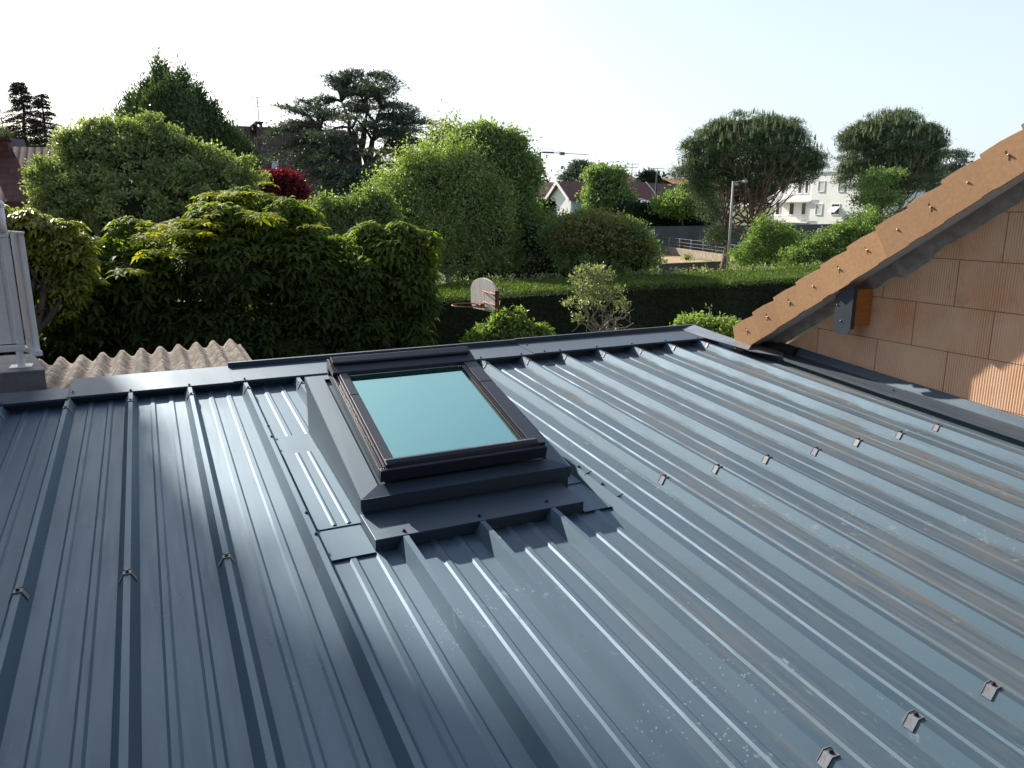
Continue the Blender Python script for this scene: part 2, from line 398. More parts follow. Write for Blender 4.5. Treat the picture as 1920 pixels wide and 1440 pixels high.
# ground
m, nt, b = new_mat("lawn_and_soil")
c = ramp(nt, noise(nt, 0.25, 8, 0.65), [(0.3, (0.055, 0.075, 0.022)), (0.5, (0.085, 0.125, 0.035)), (0.75, (0.16, 0.17, 0.06))])
nt.links.new(c, b.inputs["Base Color"]); b.inputs["Roughness"].default_value = 0.95
bump(nt, b, noise(nt, 6, 5, 0.7), 0.6, 0.1); M['ground'] = m
M['drysoil'] = simple("dry_orange_soil", (0.55, 0.36, 0.20), (0.26, 0.20, 0.09), 0.95, 0.8, detail=8)
M['field'] = simple("mown_green_field", (0.16, 0.25, 0.055), (0.11, 0.18, 0.04), 0.95, 0.4, detail=8)

# foliage materials
M['f_big'] = foliage("broad_dark_green_leaves", (0.039, 0.061, 0.026), (0.074, 0.120, 0.037), (0.162, 0.226, 0.055), 0.48, 0.6, 0.16, (2.2, 2.1, 0.6))
M['f_young'] = foliage("yellow_young_leaves", (0.20, 0.28, 0.04), (0.38, 0.42, 0.06), (0.60, 0.58, 0.10), 0.5, 0.65, 0.1, (1.2, 1.2, 0.5))
M['f_yell'] = foliage("yellowish_leaves", (0.098, 0.139, 0.024), (0.211, 0.253, 0.049), (0.357, 0.357, 0.081), 0.42, 0.42)
M['f_olive'] = foliage("olive_green_leaves", (0.146, 0.191, 0.097), (0.255, 0.303, 0.154), (0.424, 0.461, 0.239), 0.4, 0.5)
M['f_mid'] = foliage("mid_green_leaves", (0.105, 0.163, 0.072), (0.187, 0.259, 0.113), (0.315, 0.400, 0.176), 0.4, 0.5)
M['f_light'] = foliage("fresh_green_leaves", (0.110, 0.166, 0.053), (0.182, 0.261, 0.087), (0.299, 0.394, 0.134), 0.4, 0.45)
M['f_birch'] = foliage("small_pale_leaves", (0.170, 0.230, 0.092), (0.270, 0.339, 0.140), (0.440, 0.520, 0.240), 0.42, 0.45)
M['f_brown'] = foliage("brown_tipped_leaves", (0.14, 0.17, 0.065), (0.20, 0.20, 0.085), (0.30, 0.25, 0.12), 0.35, 0.5)
M['f_cypress'] = foliage("dense_cypress_sprays", (0.056, 0.093, 0.043), (0.090, 0.136, 0.061), (0.152, 0.214, 0.082), 0.2, 0.6)
M['f_spruce'] = foliage("dark_spruce_needles", (0.04, 0.042, 0.044), (0.065, 0.066, 0.068), (0.1, 0.1, 0.1), 0.1, 0.6)
M['f_cedar'] = foliage("grey_green_cedar_needles", (0.064, 0.082, 0.079), (0.110, 0.137, 0.127), (0.207, 0.243, 0.212), 0.12, 0.55)
M['f_pine'] = foliage("dull_green_pine_needles", (0.045, 0.075, 0.040), (0.080, 0.122, 0.060), (0.17, 0.20, 0.11), 0.15, 0.55)
M['f_red'] = foliage("dark_red_leaves", (0.080, 0.011, 0.018), (0.152, 0.018, 0.029), (0.256, 0.040, 0.056), 0.35, 0.45, 0.4, (1.6, 0.6, 0.7))
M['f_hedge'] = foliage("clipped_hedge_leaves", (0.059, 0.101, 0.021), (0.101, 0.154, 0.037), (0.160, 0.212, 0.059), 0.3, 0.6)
M['f_hedgeshade'] = foliage("hedge_leaves_shaded", (0.014, 0.03, 0.008), (0.022, 0.045, 0.010), (0.032, 0.06, 0.014), 0.1, 0.7, 0.2)  # hedge leaves recoloured darker for the shaded front face
M['f_pale'] = foliage("greyish_pale_leaves", (0.163, 0.200, 0.112), (0.263, 0.300, 0.175), (0.400, 0.425, 0.275), 0.3, 0.45)
M['f_dark'] = foliage("very_dark_hedge_leaves", (0.016, 0.029, 0.016), (0.026, 0.044, 0.023), (0.044, 0.072, 0.034), 0.08, 0.7, 0.2)
M['core'] = simple("dark_shade_core", (0.020, 0.026, 0.012), (0.010, 0.014, 0.006), 0.95, 8)  # near-black solids standing for the shade inside crowns and hedges

# ------------------------------------------------------------------ foliage geometry (numpy)
def unit(v): return v / (np.linalg.norm(v, axis=-1, keepdims=True) + 1e-9)
def mesh_from_np(name, V, T, rnd):
    me = bpy.data.meshes.new(name)
    me.vertices.add(len(V)); me.vertices.foreach_set("co", V.astype(np.float32).ravel())
    me.loops.add(T.size); me.loops.foreach_set("vertex_index", T.astype(np.int32).ravel())
    me.polygons.add(len(T)); me.polygons.foreach_set("loop_start", np.arange(0, T.size, 3, dtype=np.int32))
    try: me.polygons.foreach_set("loop_total", np.full(len(T), 3, dtype=np.int32))
    except Exception: pass
    a = me.attributes.new("rnd", 'FLOAT', 'POINT'); a.data.foreach_set("value", rnd.astype(np.float32))
    me.update(calc_edges=True)
    return me
def leaf_mesh(name, pos, direc, nrm, L, Wd, mat, parent, rnd=None, fold=0.25, simple_tri=False):
    """two-triangle folded leaves, or single triangles for needles"""
    n = len(pos); d = unit(direc); s = unit(np.cross(d, nrm)); up = np.cross(s, d)
    L = np.broadcast_to(L, (n,))[:, None]; Wd = np.broadcast_to(Wd, (n,))[:, None]
    if rnd is None: rnd = rng.random(n)
    if simple_tri:
        V = np.stack([pos - s * Wd / 2, pos + s * Wd / 2, pos + d * L], 1).reshape(-1, 3)
        T = np.arange(n * 3).reshape(-1, 3); R = np.repeat(rnd, 3)
    else:
        mid = pos + d * L * 0.45 + up * Wd * fold
        V = np.stack([pos, mid - s * Wd / 2, pos + d * L - up * L * 0.08, mid + s * Wd / 2], 1).reshape(-1, 3)
        b = np.arange(n)[:, None] * 4
        T = np.concatenate([b + [0, 1, 2], b + [0, 2, 3]], 1).reshape(-1, 3); R = np.repeat(rnd, 4)
    return link_mesh(name, mesh_from_np(name, V, T, R), mat, parent)
def rand_dirs(n): return unit(rng.normal(size=(n, 3)))

def lobe_world(l, D):
    """(px,py,rx,ry[,dD,rd]) -> centre, radii in metres, depth axis aligned with the view azimuth"""
    px, py, rx, ry = l[:4]; dd = l[4] if len(l) > 4 else 0; rd = l[5] if len(l) > 5 else rx
    s = D / F
    return P(px, py, D + dd), np.array([rx * s, rd * s, ry * s])
AX = np.array([[math.cos(YAW), -math.sin(YAW), 0], [math.sin(YAW), math.cos(YAW), 0], [0, 0, 1]])
def lobe_points(lobes, D, n, rmin=0.75, under=0.25, pow_=1.5):
    """clump centres on/near the lobe surfaces"""
    cs, rs = zip(*[lobe_world(l, D) for l in lobes])
    area = np.array([r[0] * r[2] + r[0] * r[1] + r[1] * r[2] for r in rs]); k = rng.choice(len(lobes), n, p=area / area.sum())
    dr = rand_dirs(n); low = dr[:, 2] < -0.35
    dr[low & (rng.random(n) > under), 2] *= -1
    rad = 1 - (1 - rmin) * rng.random(n) ** pow_
    c = np.array(cs)[k]; r = np.array(rs)[k]
    off = (dr * r * rad[:, None]) @ AX
    return c + off, unit((dr / r) @ AX), k
def crown(name, lobes, D, mat, parent, clumps=900, per=40, sig=0.25, L=0.10, W=0.05, up=0.5, rmin=0.7, flat=0.7, under=0.3, hang=0.0, tint=None, jitter=0.0, lift=0.0):
    cc, cn, k = lobe_points(lobes, D, clumps, rmin, under)
    if jitter: cc = cc + rng.normal(size=cc.shape) * jitter
    n = clumps * per
    idx = np.repeat(np.arange(clumps), per)
    sg = sig * (0.6 + 0.8 * rng.random(clumps))[idx][:, None]
    off = rng.normal(size=(n, 3)) * sg * np.array([1, 1, flat])
    pos = cc[idx] + off
    nn = unit(cn[idx] * 0.5 + rng.normal(size=(n, 3)) * 0.55 + np.array([0, 0, up]))
    dd = unit(rng.normal(size=(n, 3)) + cn[idx] * 0.8 + np.array([0, 0, lift - hang]))
    r0 = np.clip(0.7 * rng.random(clumps)[idx] + 0.3 * rng.random(n), 0, 1)
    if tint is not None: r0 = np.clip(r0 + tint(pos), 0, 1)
    sz = L * (0.6 + 0.7 * rng.random(n))
    return leaf_mesh(name, pos, dd, nn, sz, W * sz / L, mat, parent, r0)
def bumpy(lobes, k=8, f=0.40, seed=1, lo=-0.35):
    """a lobe list with smaller lobes budding from every lobe, so the outline is uneven"""
    rs = np.random.default_rng(seed); out = []
    for l in lobes:
        px, py, rx, ry = l[:4]; dd = l[4] if len(l) > 4 else 0; rd = l[5] if len(l) > 5 else rx
        out.append((px, py, rx * 0.70, ry * 0.70, dd, rd * 0.70))
        for _ in range(k):
            d = unit(rs.normal(size=3)); 
            if d[2] < lo: d[2] *= -1
            q = f * (0.6 + 0.7 * rs.random())
            out.append((px + d[0] * rx * 0.86, py - d[2] * ry * 0.88, rx * q, min(rx, ry) * q * 1.05, dd, min(rd, 60) * q))
    return out
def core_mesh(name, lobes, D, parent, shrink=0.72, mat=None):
    """solid blobs coloured near-black for the shade inside the crown"""
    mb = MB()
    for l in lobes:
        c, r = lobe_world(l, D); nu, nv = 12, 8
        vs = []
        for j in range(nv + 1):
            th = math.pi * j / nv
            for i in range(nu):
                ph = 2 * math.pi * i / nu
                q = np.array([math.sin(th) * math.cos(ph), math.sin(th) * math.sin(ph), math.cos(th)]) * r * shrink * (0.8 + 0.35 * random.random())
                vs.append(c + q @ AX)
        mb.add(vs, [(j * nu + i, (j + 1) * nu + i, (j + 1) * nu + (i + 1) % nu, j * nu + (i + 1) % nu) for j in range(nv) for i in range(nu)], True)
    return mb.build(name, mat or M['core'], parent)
def limb(mb, a, b, r0, r1, wob=0.06, n=6, sag=0.0):
    a = np.array(a, float); b = np.array(b, float); Ln = np.linalg.norm(b - a); pts = []
    for i in range(n + 1):
        t = i / n; p = a + (b - a) * t
        if 0 < i < n: p = p + np.array([random.uniform(-1, 1), random.uniform(-1, 1), random.uniform(-.5, .5)]) * wob * Ln
        p[2] += sag * Ln * math.sin(math.pi * t)
        pts.append(p)
    mb.tube(pts, [r0 + (r1 - r0) * i / n for i in range(n + 1)], 7)
    return pts
def trunk_for(lobes, D, base_px, parent, r=0.18, mat=None, fork=0.35, name="trunk", limbs=True):
    g = G(base_px, D)
    cs = [lobe_world(l, D)[0] for l in lobes]
    top = np.mean(cs, 0); f = g + (top - g) * fork * 1.2; f[2] = g[2] + (min(c[2] for c in cs) - g[2]) * 0.8 + 0.3
    mb = MB(); limb(mb, g - np.array([0, 0, 0.1]), f, r, r * 0.7, 0.02)
    if limbs:
        for c in cs:
            pts = limb(mb, f, c, r * 0.55, r * 0.16, 0.05)
            for _ in range(4):
                q = pts[random.randint(2, 5)]
                limb(mb, q, q + (rand_dirs(1)[0] + [0, 0, .5]) * 0.25 * np.linalg.norm(c - f), r * 0.16, r * 0.05, 0.06, 4)
    return mb.build(name, mat or M['bark'], parent)
def tree(name, label, cat, lobes, D, base_px, mat, group=None, core=0.62, tr=0.18, bark=None, bump=0, **kw):
    big = lobes
    if bump: lobes = bumpy(lobes, bump, seed=len(label))
    t = thing(name, label, cat, G(base_px, D), group)
    trunk_for(big, D, base_px, t, tr, bark)
    cr = crown("crown", lobes, D, mat, t, **kw)
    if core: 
        o = core_mesh("shade_core", big, D, t, core)
    return t
# ------------------------------------------------------------------ the metal roof (built in its own tilted frame: X across, v down the slope, w up)
CS, SN = math.cos(SLOPE), math.sin(SLOPE)
def RL(x, v, w): return (x, v * CS - (w - 0.04) * SN, Z0 + v * SN + (w - 0.04) * CS)
def roof_thing(name, label, cat, x, v, w, alpha=0.0, group=None):
    o = thing(name, label, cat, RL(x, v, w), group)
    o.rotation_euler = (SLOPE + alpha, 0, 0); return o
ROOF0 = -6.9
garage = roof_thing("metal_roofed_garage", "low garage with a ribbed blue-grey steel roof in the foreground", "garage", 0, 0, 0)
RH, RT, RB = 0.054, 0.011, 0.037
def sheet(k0, k1, v1):
    pts = []
    for k in range(k0, k1):
        c = k * 0.3333
        pts += [(c, RH), (c + RT, RH), (c + RB, 0)]
        for s in (0.100, 0.204):
            pts += [(c + s - 0.002, 0), (c + s + 0.007, 0.0065), (c + s + 0.026, 0.0065), (c + s + 0.035, 0)]
        pts += [(c + 0.3333 - RB, 0), (c + 0.3333 - RT, RH)]
    pts.append((k1 * 0.3333, RH))
    mb = MB(); vs = []
    rows = np.linspace(v1, ROOF0, 8)
    for v in rows: vs += [(x, v, w) for x, w in pts]
    n = len(pts)
    mb.add(vs, [(r * n + i, (r + 1) * n + i, (r + 1) * n + i + 1, r * n + i + 1) for r in range(7) for i in range(n - 1)])
    return mb.build("roofing_sheet", M['roof'], garage, True)
sheet(-5, -2, -0.03); sheet(-2, 1, -0.03)
for k in (1, 4, 7, 10, 13): sheet(k, min(k + 3, 15), -0.03)
# closure strip under the ridge flashing and the flashing itself
mb = MB(); mb.box(0.02, 4.93, -0.100, -0.090, 0.001, 0.0515); mb.build("closure_strip", M['trim'], garage, True)
mb = MB(); mb.box(-1.7, 0.0, -0.150, -0.138, 0.001, 0.0515); mb.build("closure_strip", M['trim'], garage, True)
def ridge(x0, x1, v0, v1, w, lip=0.0, name="ridge_flashing"):
    mb = MB(); t = 0.003
    mb.box(x0, x1, v0, v1, w, w + t)
    mb.box(x0, x1, v0 - 0.003, v0 - 0.0005, w - 0.012, w + t - 0.001)
    mb.box(x0, x1, v1 + 0.0005, v1 + 0.004, w - 0.20, w + (lip if lip else t))
    if lip: mb.box(x0, x1, v1 + 0.0045, v1 + 0.02, w + lip - 0.004, w + lip)
    return mb.build(name, M['trim'], garage, True)
ridge(-1.7, 0.0, -0.19, 0.03, 0.060)
ridge(0.0, 0.99, -0.15, 0.245, 0.0555)
ridge(0.93, 3.12, -0.152, 0.185, 0.0605, 0.036)
ridge(3.10, 4.93, -0.154, 0.190, 0.0655, 0.036)
# flashing along the brick wall
def side_flash(v0, v1, dw, name="wall_flashing"):
    prof = [(4.925, 0.035), (4.927, 0.0565), (5.035, 0.059), (5.085, 0.064), (5.102, 0.070), (5.108, 0.082), (5.138, 0.120), (5.147, 0.120)]
    prof = [(x - 0.048 * min(1, max(0, (x - 4.95) / 0.1)), w + dw) for x, w in prof]; low = [(x + 0.002, w - 0.003) for x, w in prof][::-1]
    mb = MB(); q = prof + low; n = len(q)
    vs = [(x, v0, w) for x, w in q] + [(x, v1, w) for x, w in q]
    mb.add(vs, [(i, (i + 1) % n, n + (i + 1) % n, n + i) for i in range(n)] + [tuple(range(n, 2 * n)), tuple(range(n))[::-1]])
    return mb.build(name, M['trim'], garage, True)
side_flash(-0.62, -1.87, 0.0); side_flash(-1.85, -4.2, 0.004); side_flash(-4.18, ROOF0, 0.0)
mb = MB()
mb.slab([(4.80, -0.62, 0.060), (4.93, -0.85, 0.060), (5.12, -0.66, 0.066), (5.12, -0.25, 0.066), (4.80, -0.25, 0.060)], (0, 0, 0.003))
mb.slab([(4.72, 0.17, 0.070), (4.72, -0.16, 0.070), (4.80, -0.60, 0.064), (4.865, -0.56, 0.085), (4.865, 0.17, 0.100)], (0, 0, 0.003))
mb.build("corner_flashing", simple("bright_zinc_flashing", (0.42, 0.43, 0.45), (0.28, 0.29, 0.31), 0.35, 9, metallic=0.5), garage, True)
# walls that carry the roof
Minv = (Matrix.Translation(Vector(RL(0, 0, 0))) @ Matrix.Rotation(SLOPE, 4, 'X')).inverted()
mb = MB()
def zr(y, w=-0.012): return Z0 + (y * SN) / CS + (w - 0.04) / CS
for x0, x1, y0, y1 in ((-1.66, -1.46, -6.8, 0.15), (4.75, 4.95, -6.8, 0.15), (-1.46, 4.75, -0.05, 0.15), (-1.46, 4.75, -6.8, -6.6)):
    mb.hexa([(x0, y0, 0), (x1, y0, 0), (x1, y1, 0), (x0, y1, 0)], [(x0, y0, zr(y0)), (x1, y0, zr(y0)), (x1, y1, zr(min(y1, -0.06))), (x0, y1, zr(min(y1, -0.06)))])
o = mb.build("wall", M['ledge'], garage, True); o.data.transform(Minv)

# screws and saddle clips
def screw_mb(w=0.0, x=0.0, v=0.0):
    mb = MB(); mb.tube([(x, v, w), (x, v, w + 0.003)], 0.0085, 10); mb.tube([(x, v, w + 0.003), (x, v, w + 0.009)], 0.0052, 6); return mb
screw_me = screw_mb().build("screw", M['screw'], garage, True); screw_me.location = (3 * 0.3333 + 0.016, -1.05, RH)
def put_screw(x, v, w):
    c = screw_me.copy(); C.objects.link(c); c.parent = garage; c.location = (x, v, w)
for v in (-1.22, -2.17, -2.37): put_screw(3 * 0.3333 + 0.008, v, RH)
for v in (-2.16, -2.38): put_screw(7 * 0.3333 - 0.002, v, RH)
for k in range(-1, 15):
    if k in (4, 5, 6): continue
    put_screw(k * 0.3333, -0.128 if k > 0 else -0.165, 0.059 if k < 3 else 0.064 if k < 10 else 0.069)
put_screw(3.20, -0.125, 0.069); put_screw(3.16, 0.10, 0.069); put_screw(5.0, -1.80, 0.060); put_screw(0.02, -0.06, 0.063)
def clip_mb():
    mb = MB(); t = 0.0022
    prof = [(-0.046, -0.006), (-0.030, 0.012), (-0.020, 0.040 + 0.002), (0.020, 0.040 + 0.002), (0.030, 0.012), (0.046, -0.006)]
    prof = [(-0.032, 0.022), (-0.014, RH + 0.002), (0.014, RH + 0.002), (0.032, 0.022)]
    q = prof + [(x * 0.97, w - t) for x, w in prof][::-1]; n = len(q)
    for v0, v1, dz in ((-0.017, 0.017, 0),):
        mb.add([(x, v0, w) for x, w in q] + [(x, v1, w) for x, w in q], [(i, (i + 1) % n, n + (i + 1) % n, n + i) for i in range(n)] + [tuple(range(n)), tuple(range(n, 2 * n))[::-1]])
    for v0 in (-0.020, 0.0175):
        p2 = [(x, w + 0.003) for x, w in prof]; q2 = p2 + [(x * 0.97, w - t - 0.003) for x, w in p2][::-1]
        mb.add([(x, v0, w) for x, w in q2] + [(x, v0 + 0.0025, w) for x, w in q2], [(i, (i + 1) % n, n + (i + 1) % n, n + i) for i in range(n)] + [tuple(range(n)), tuple(range(n, 2 * n))[::-1]])
    return mb
clip0 = clip_mb().build("saddle_clip", M['galv'], garage, True)
clip0.scale = (0.92, 0.85, 1)
cs0 = screw_mb(0.0).build("screw", M['screw'], clip0, True); cs0.location = (0, 0, RH + 0.002)
spots = [(-1, -0.33), (0, -0.33), (1, -0.31), (2, -0.31), (3, -0.30), (4, -0.30)] + [(k, -0.26) for k in range(7, 15)]
spots += [(k, -2.40) for k in (-1, 0, 1, 2, 8, 9, 10, 11, 12, 13, 14)] + [(k, -4.05) for k in range(3, 13)]
for i, (k, v) in enumerate(spots):
    jit = random.uniform(-0.02, 0.02)
    if i == 0: clip0.location = (k * 0.3333, v, 0); continue
    c = clip0.copy(); C.objects.link(c); c.parent = garage; c.location = (k * 0.3333, v + jit, 0); c.rotation_euler = (0, 0, random.uniform(-0.06, 0.06))
    s = cs0.copy(); C.objects.link(s); s.parent = c

# ------------------------------------------------------------------ roof window on its sheet-metal kerb
X0, X1 = 1.22, 2.21; VF, VR = -2.27, -1.10; HF, HR = 0.122, 0.325
rw = roof_thing("roof_window", "roof window with green glass on a tall folded steel kerb in the middle of the metal roof", "skylight", (X0 + X1) / 2, VF, 0)
def rel(mb): mb.v = [(x - (X0 + X1) / 2, v - VF, w) for x, v, w in mb.v]; return mb
mb = MB()
ins = [(x, v, w) for x, v, w in ()]
mb.hexa([(X0, VF, 0.0015), (X1, VF, 0.0015), (X1, VR, 0.0015), (X0, VR, 0.0015)], [(X0, VF, HF), (X1, VF, HF), (X1, VR, HR), (X0, VR, HR)])
rel(mb).build("kerb", M['trim'], rw, True, 0.002)
# sloping sheets round the frame
IX0, IX1, IVF, IVR = 1.305, 2.125, -2.205, -1.17
ho = lambda v: HF + (v - VF) * (HR - HF) / (VR - VF)
hi = lambda v: ho(v) + 0.014
e = 0.004
A = [(X0 - e, VF - e, HF + 0.002), (X1 + e, VF - e, HF + 0.002), (X1 + e, VR + e, HR + 0.002), (X0 - e, VR + e, HR + 0.002)]
B = [(IX0, IVF, hi(IVF)), (IX1, IVF, hi(IVF)), (IX1, IVR, hi(IVR)), (IX0, IVR, hi(IVR))]
for i, nm in enumerate(("front_apron", "side_flashing", "rear_flashing", "side_flashing")):
    j = (i + 1) % 4; mb = MB()
    mb.slab([A[i], A[j], B[j], B[i]], (0, 0, -0.003))
    d0 = np.array(A[i]); d1 = np.array(A[j]); dn = [(0, -1, 0), (1, 0, 0), (0, 1, 0), (-1, 0, 0)][i]
    o3 = np.array(dn) * 0.0025
    mb.slab([d0 + o3 * 0.2, d1 + o3 * 0.2, d1 + o3 * 0.2 - [0, 0, 0.055], d0 + o3 * 0.2 - [0, 0, 0.055]], o3)
    rel(mb).build(nm, M['trim'], rw, True)
# low box at the foot, side sheets and their lapped joints
mb = MB(); mb.box(X0 - 0.01, 2.155, -2.51, VF - 0.001, 0.0015, 0.0565); rel(mb).build("foot_box", M['trim'], rw, True, 0.0025)
def lap(x0, x1, v0, v1, w): 
    mb = MB(); mb.box(x0, x1, v0, v1, w - 0.003, w + 0.0025); rel(mb).build("side_sheet", M['roof'], rw, True)
lap(1.033, X0 - 0.001, -1.39, -1.12, 0.0080); lap(1.035, X0 - 0.001, -2.265, -1.38, 0.0125); lap(1.033, X0 - 0.012, -2.52, -2.255, 0.0080)
for xx, v0, v1 in ((1.105, -2.25, -1.40), (1.165, -2.25, -1.40)):
    mb = MB(); mb.prism([(xx - 0.010, 0.0150), (xx - 0.003, 0.0195), (xx + 0.004, 0.0195), (xx + 0.012, 0.0150)], v0, v1, 'y'); rel(mb).build("side_fold", M['roof'], rw, True)
lap(X1 + 0.001, 2.300, -2.245, -1.06, 0.0125); lap(2.157, 2.302, -2.52, -2.247, 0.0080)
for v, x in ((-2.245, 2.302), (-2.52, 2.303)):
    mb = MB(); mb.slab([(x, v, 0.006), (x + 0.020, v, 0.056), (x + 0.05, v - 0.002, 0.066), (x + 0.052, v - 0.002, 0.062), (x + 0.024, v, 0.050), (x + 0.006, v, 0.004)], (0, 0.004, 0)); rel(mb).build("lap_edge", M['rubber'], rw, True)
for x, v in ((1.335, -2.48), (1.668, -2.47), (2.0, -2.45)):
    s = screw_mb(0.0).build("screw", M['screw'], rw, True); s.location = (x - (X0 + X1) / 2, v - VF, 0.0565)
# the sash, in its own steeper frame
AL = math.atan(0.2)
sash = bpy.data.objects.new("frame", None)
FW, FL = 0.80, 1.03
def win(mb):
    """window frame coordinates (a across, b up the glass, c out) -> roof window's own frame"""
    ca, sa = math.cos(AL), math.sin(AL); ox, ov, ow = 1.315 - (X0 + X1) / 2, -2.215 - VF, 0.160
    mb.v = [(ox + a, ov + b * ca - c * sa, ow + b * sa + c * ca) for a, b, c in mb.v]; return mb
def wbox(name, a0, a1, b0, b1, c0, c1, mat, bevel=0.004, parent=None):
    mb = MB(); mb.box(a0, a1, b0, b1, c0, c1); o = win(mb).build(name, mat, rw, True, bevel); return o
wbox("lower_frame", 0, FW, 0.0, 0.022, 0.0, 0.058, M['frame'])
wbox("side_frame", 0.0, 0.018, 0.023, FL - 0.02, 0.0, 0.050, M['frame'], 0.002)
wbox("side_frame", FW - 0.018, FW, 0.023, FL - 0.02, 0.0, 0.050, M['frame'], 0.002)
for a0 in (0.0, FW - 0.074):   # cover profiles in two lengths
    out = a0 == 0.0
    for b0, b1 in ((0.024, 0.66), (0.663, FL - 0.03)):
        wbox("cover_profile", a0 + (0.030 if out else 0.0), a0 + (0.074 if out else 0.074), b0, b1, 0.052, 0.070, M['frame'], 0.003)
wbox("guide_rail", 0.019, 0.0235, 0.024, FL - 0.05, 0.03, 0.064, M['alu'], 0.001)
wbox("guide_rail", 0.0255, 0.0285, 0.024, FL - 0.05, 0.03, 0.058, M['alu'], 0.001)
wbox("guide_rail", 0.0755, 0.079, 0.04, FL - 0.09, 0.046, 0.060, M['alu'], 0.001)
wbox("guide_rail", FW - 0.085, FW - 0.081, 0.035, FL - 0.09, 0.046, 0.064, M['alu'], 0.001)
wbox("guide_rail", FW - 0.093, FW - 0.0895, 0.035, FL - 0.09, 0.046, 0.060, M['alu'], 0.001)
mb = MB(); q = [(0.022, 0.012), (0.022, 0.058), (0.030, 0.072), (0.050, 0.078), (0.072, 0.070), (0.080, 0.056), (0.080, 0.030)]
mb.prism([(b, c) for b, c in q], 0.035, FW - 0.035, 'x'); win(mb).build("bottom_rail", M['frame'], rw, True, 0.002)
wbox("gasket", 0.080, FW - 0.094, 0.081, 0.089, 0.040, 0.050, M['rubber'], 0)
wbox("gasket", 0.080, 0.085, 0.090, FL - 0.13, 0.040, 0.050, M['rubber'], 0)
wbox("gasket", FW - 0.100, FW - 0.095, 0.090, FL - 0.13, 0.040, 0.050, M['rubber'], 0)
mb = MB(); q = [(FL - 0.13, 0.050), (FL - 0.13, 0.074), (FL - 0.06, 0.086), (FL, 0.092), (FL + 0.02, 0.082), (FL + 0.02, 0.02), (FL - 0.02, 0.0)]
mb.prism(q, 0.0, FW, 'x'); win(mb).build("top_hood", M['frame'], rw, True, 0.003)
mb = MB(); q = [(FL - 0.07, 0.092), (FL - 0.065, 0.102), (FL - 0.02, 0.110), (FL - 0.005, 0.104), (FL - 0.004, 0.094)]
mb.prism(q, 0.012, FW - 0.012, 'x'); win(mb).build("awning_box", M['frame'], rw, True, 0.003)
wbox("pane", 0.086, FW - 0.101, 0.090, FL - 0.12, 0.040, 0.044, M['glass'], 0)
wbox("roller_blind", 0.05, FW - 0.05, 0.05, FL - 0.08, -0.004, -0.001, M['blind'], 0)
bpy.data.objects.remove(sash)

# ------------------------------------------------------------------ brick gable with clay verge
WX, VX = 5.10, 4.862
TH = math.atan(0.652); ct, st = math.cos(TH), math.sin(TH)
def S(s, n):   # along / perpendicular to the verge -> (y, z); origin = tip of the lowest tile's top corner
    y0, z0 = -0.332, Z0 + 0.131
    return (y0 - s * ct + n * st, z0 + s * st + n * ct)
house = thing("brick_gable_house", "unfinished orange brick gable with clay tile verge right of the metal roof", "house", (WX, -1.0, 0))
HT = 0.222
n_t = 26
tile_me = None
for i in range(n_t):
    mb = MB(); s0 = 0.2575 * i; xo = VX
    top = [(0, 0.002), (0.06, 0.002), (0.13, 0.0), (0.22, -0.012), (0.31, -0.028)]
    low = [(0.31, -HT + 0.002), (0.17, -HT - 0.001), (0.165, -HT - 0.007), (0.02, -HT - 0.007), (-0.008, -HT - 0.003)]
    pr = top + low
    if i == 0: pr = [(0, 0.002), (0.06, 0.002), (0.13, 0.0), (0.22, -0.012), (0.31, -0.028), (0.31, -HT + 0.004), (0.0, -HT + 0.0), (-0.06, -HT - 0.01)]
    jx = random.uniform(-0.002, 0.002); jn = random.uniform(-0.004, 0.004)
    vs = []
    for t in (0, 0.013):
        for s, n in pr:
            y, z = S(s0 + s, n + jn); vs.append((xo + jx + 0.014 * (s / 0.31) + t, y, z))
    k = len(pr)
    mb.add(vs, [tuple(range(k)), tuple(range(k, 2 * k))[::-1]] + [(j, k + j, k + (j + 1) % k, (j + 1) % k) for j in range(k)])
    # flange lying on the roof
    fl = []
    for s, n in [(0, 0.002), (0.06, 0.002), (0.13, 0.0), (0.22, -0.012), (0.31, -0.028)]:
        for x in (xo + 0.012, xo + 0.21):
            y, z = S(s0 + s, n - 0.002 + jn); fl.append((x, y, z))
    dn = np.array([0, -st * 0.012, -ct * 0.012]); m5 = len(fl)
    fl2 = [tuple(np.array(p) + dn) for p in fl]
    mb.add(fl + fl2, [(2 * j, 2 * j + 2, 2 * j + 3, 2 * j + 1) for j in range(4)] + [(m5 + 2 * j, m5 + 2 * j + 1, m5 + 2 * j + 3, m5 + 2 * j + 2) for j in range(4)] + [(2 * j + 1, 2 * j + 3, m5 + 2 * j + 3, m5 + 2 * j + 1) for j in range(4)] + [(0, 1, m5 + 1, m5), (8, m5 + 8, m5 + 9, 9)])
    o = mb.build("verge_tile", M['tile'], house, False, 0.0012)
    mb = MB(); y, z = S(s0 + 0.135, -HT * 0.46); mb.ball((xo + 0.004, y, z), 0.0075, 10, 6)
    mb.build("fixing", M['nail'], o)
    for a, b_ in ((-0.030, -0.012), (0.012, 0.034)):
        mb = MB()
        y0_, z0_ = S(s0 + 0.135, -HT * 0.46 - a); y1_, z1_ = S(s0 + 0.135, -HT * 0.46 - b_)
        mb.box(xo + 0.0048, xo + 0.010, y0_ - 0.0012 + 0.004, y0_ + 0.0012 + 0.004, min(z0_, z1_), max(z0_, z1_))
        mb.build("slot", bpy.data.materials.get("dark_slot") or simple("dark_slot", (0.10, 0.04, 0.02), None, 0.9, 9), o)
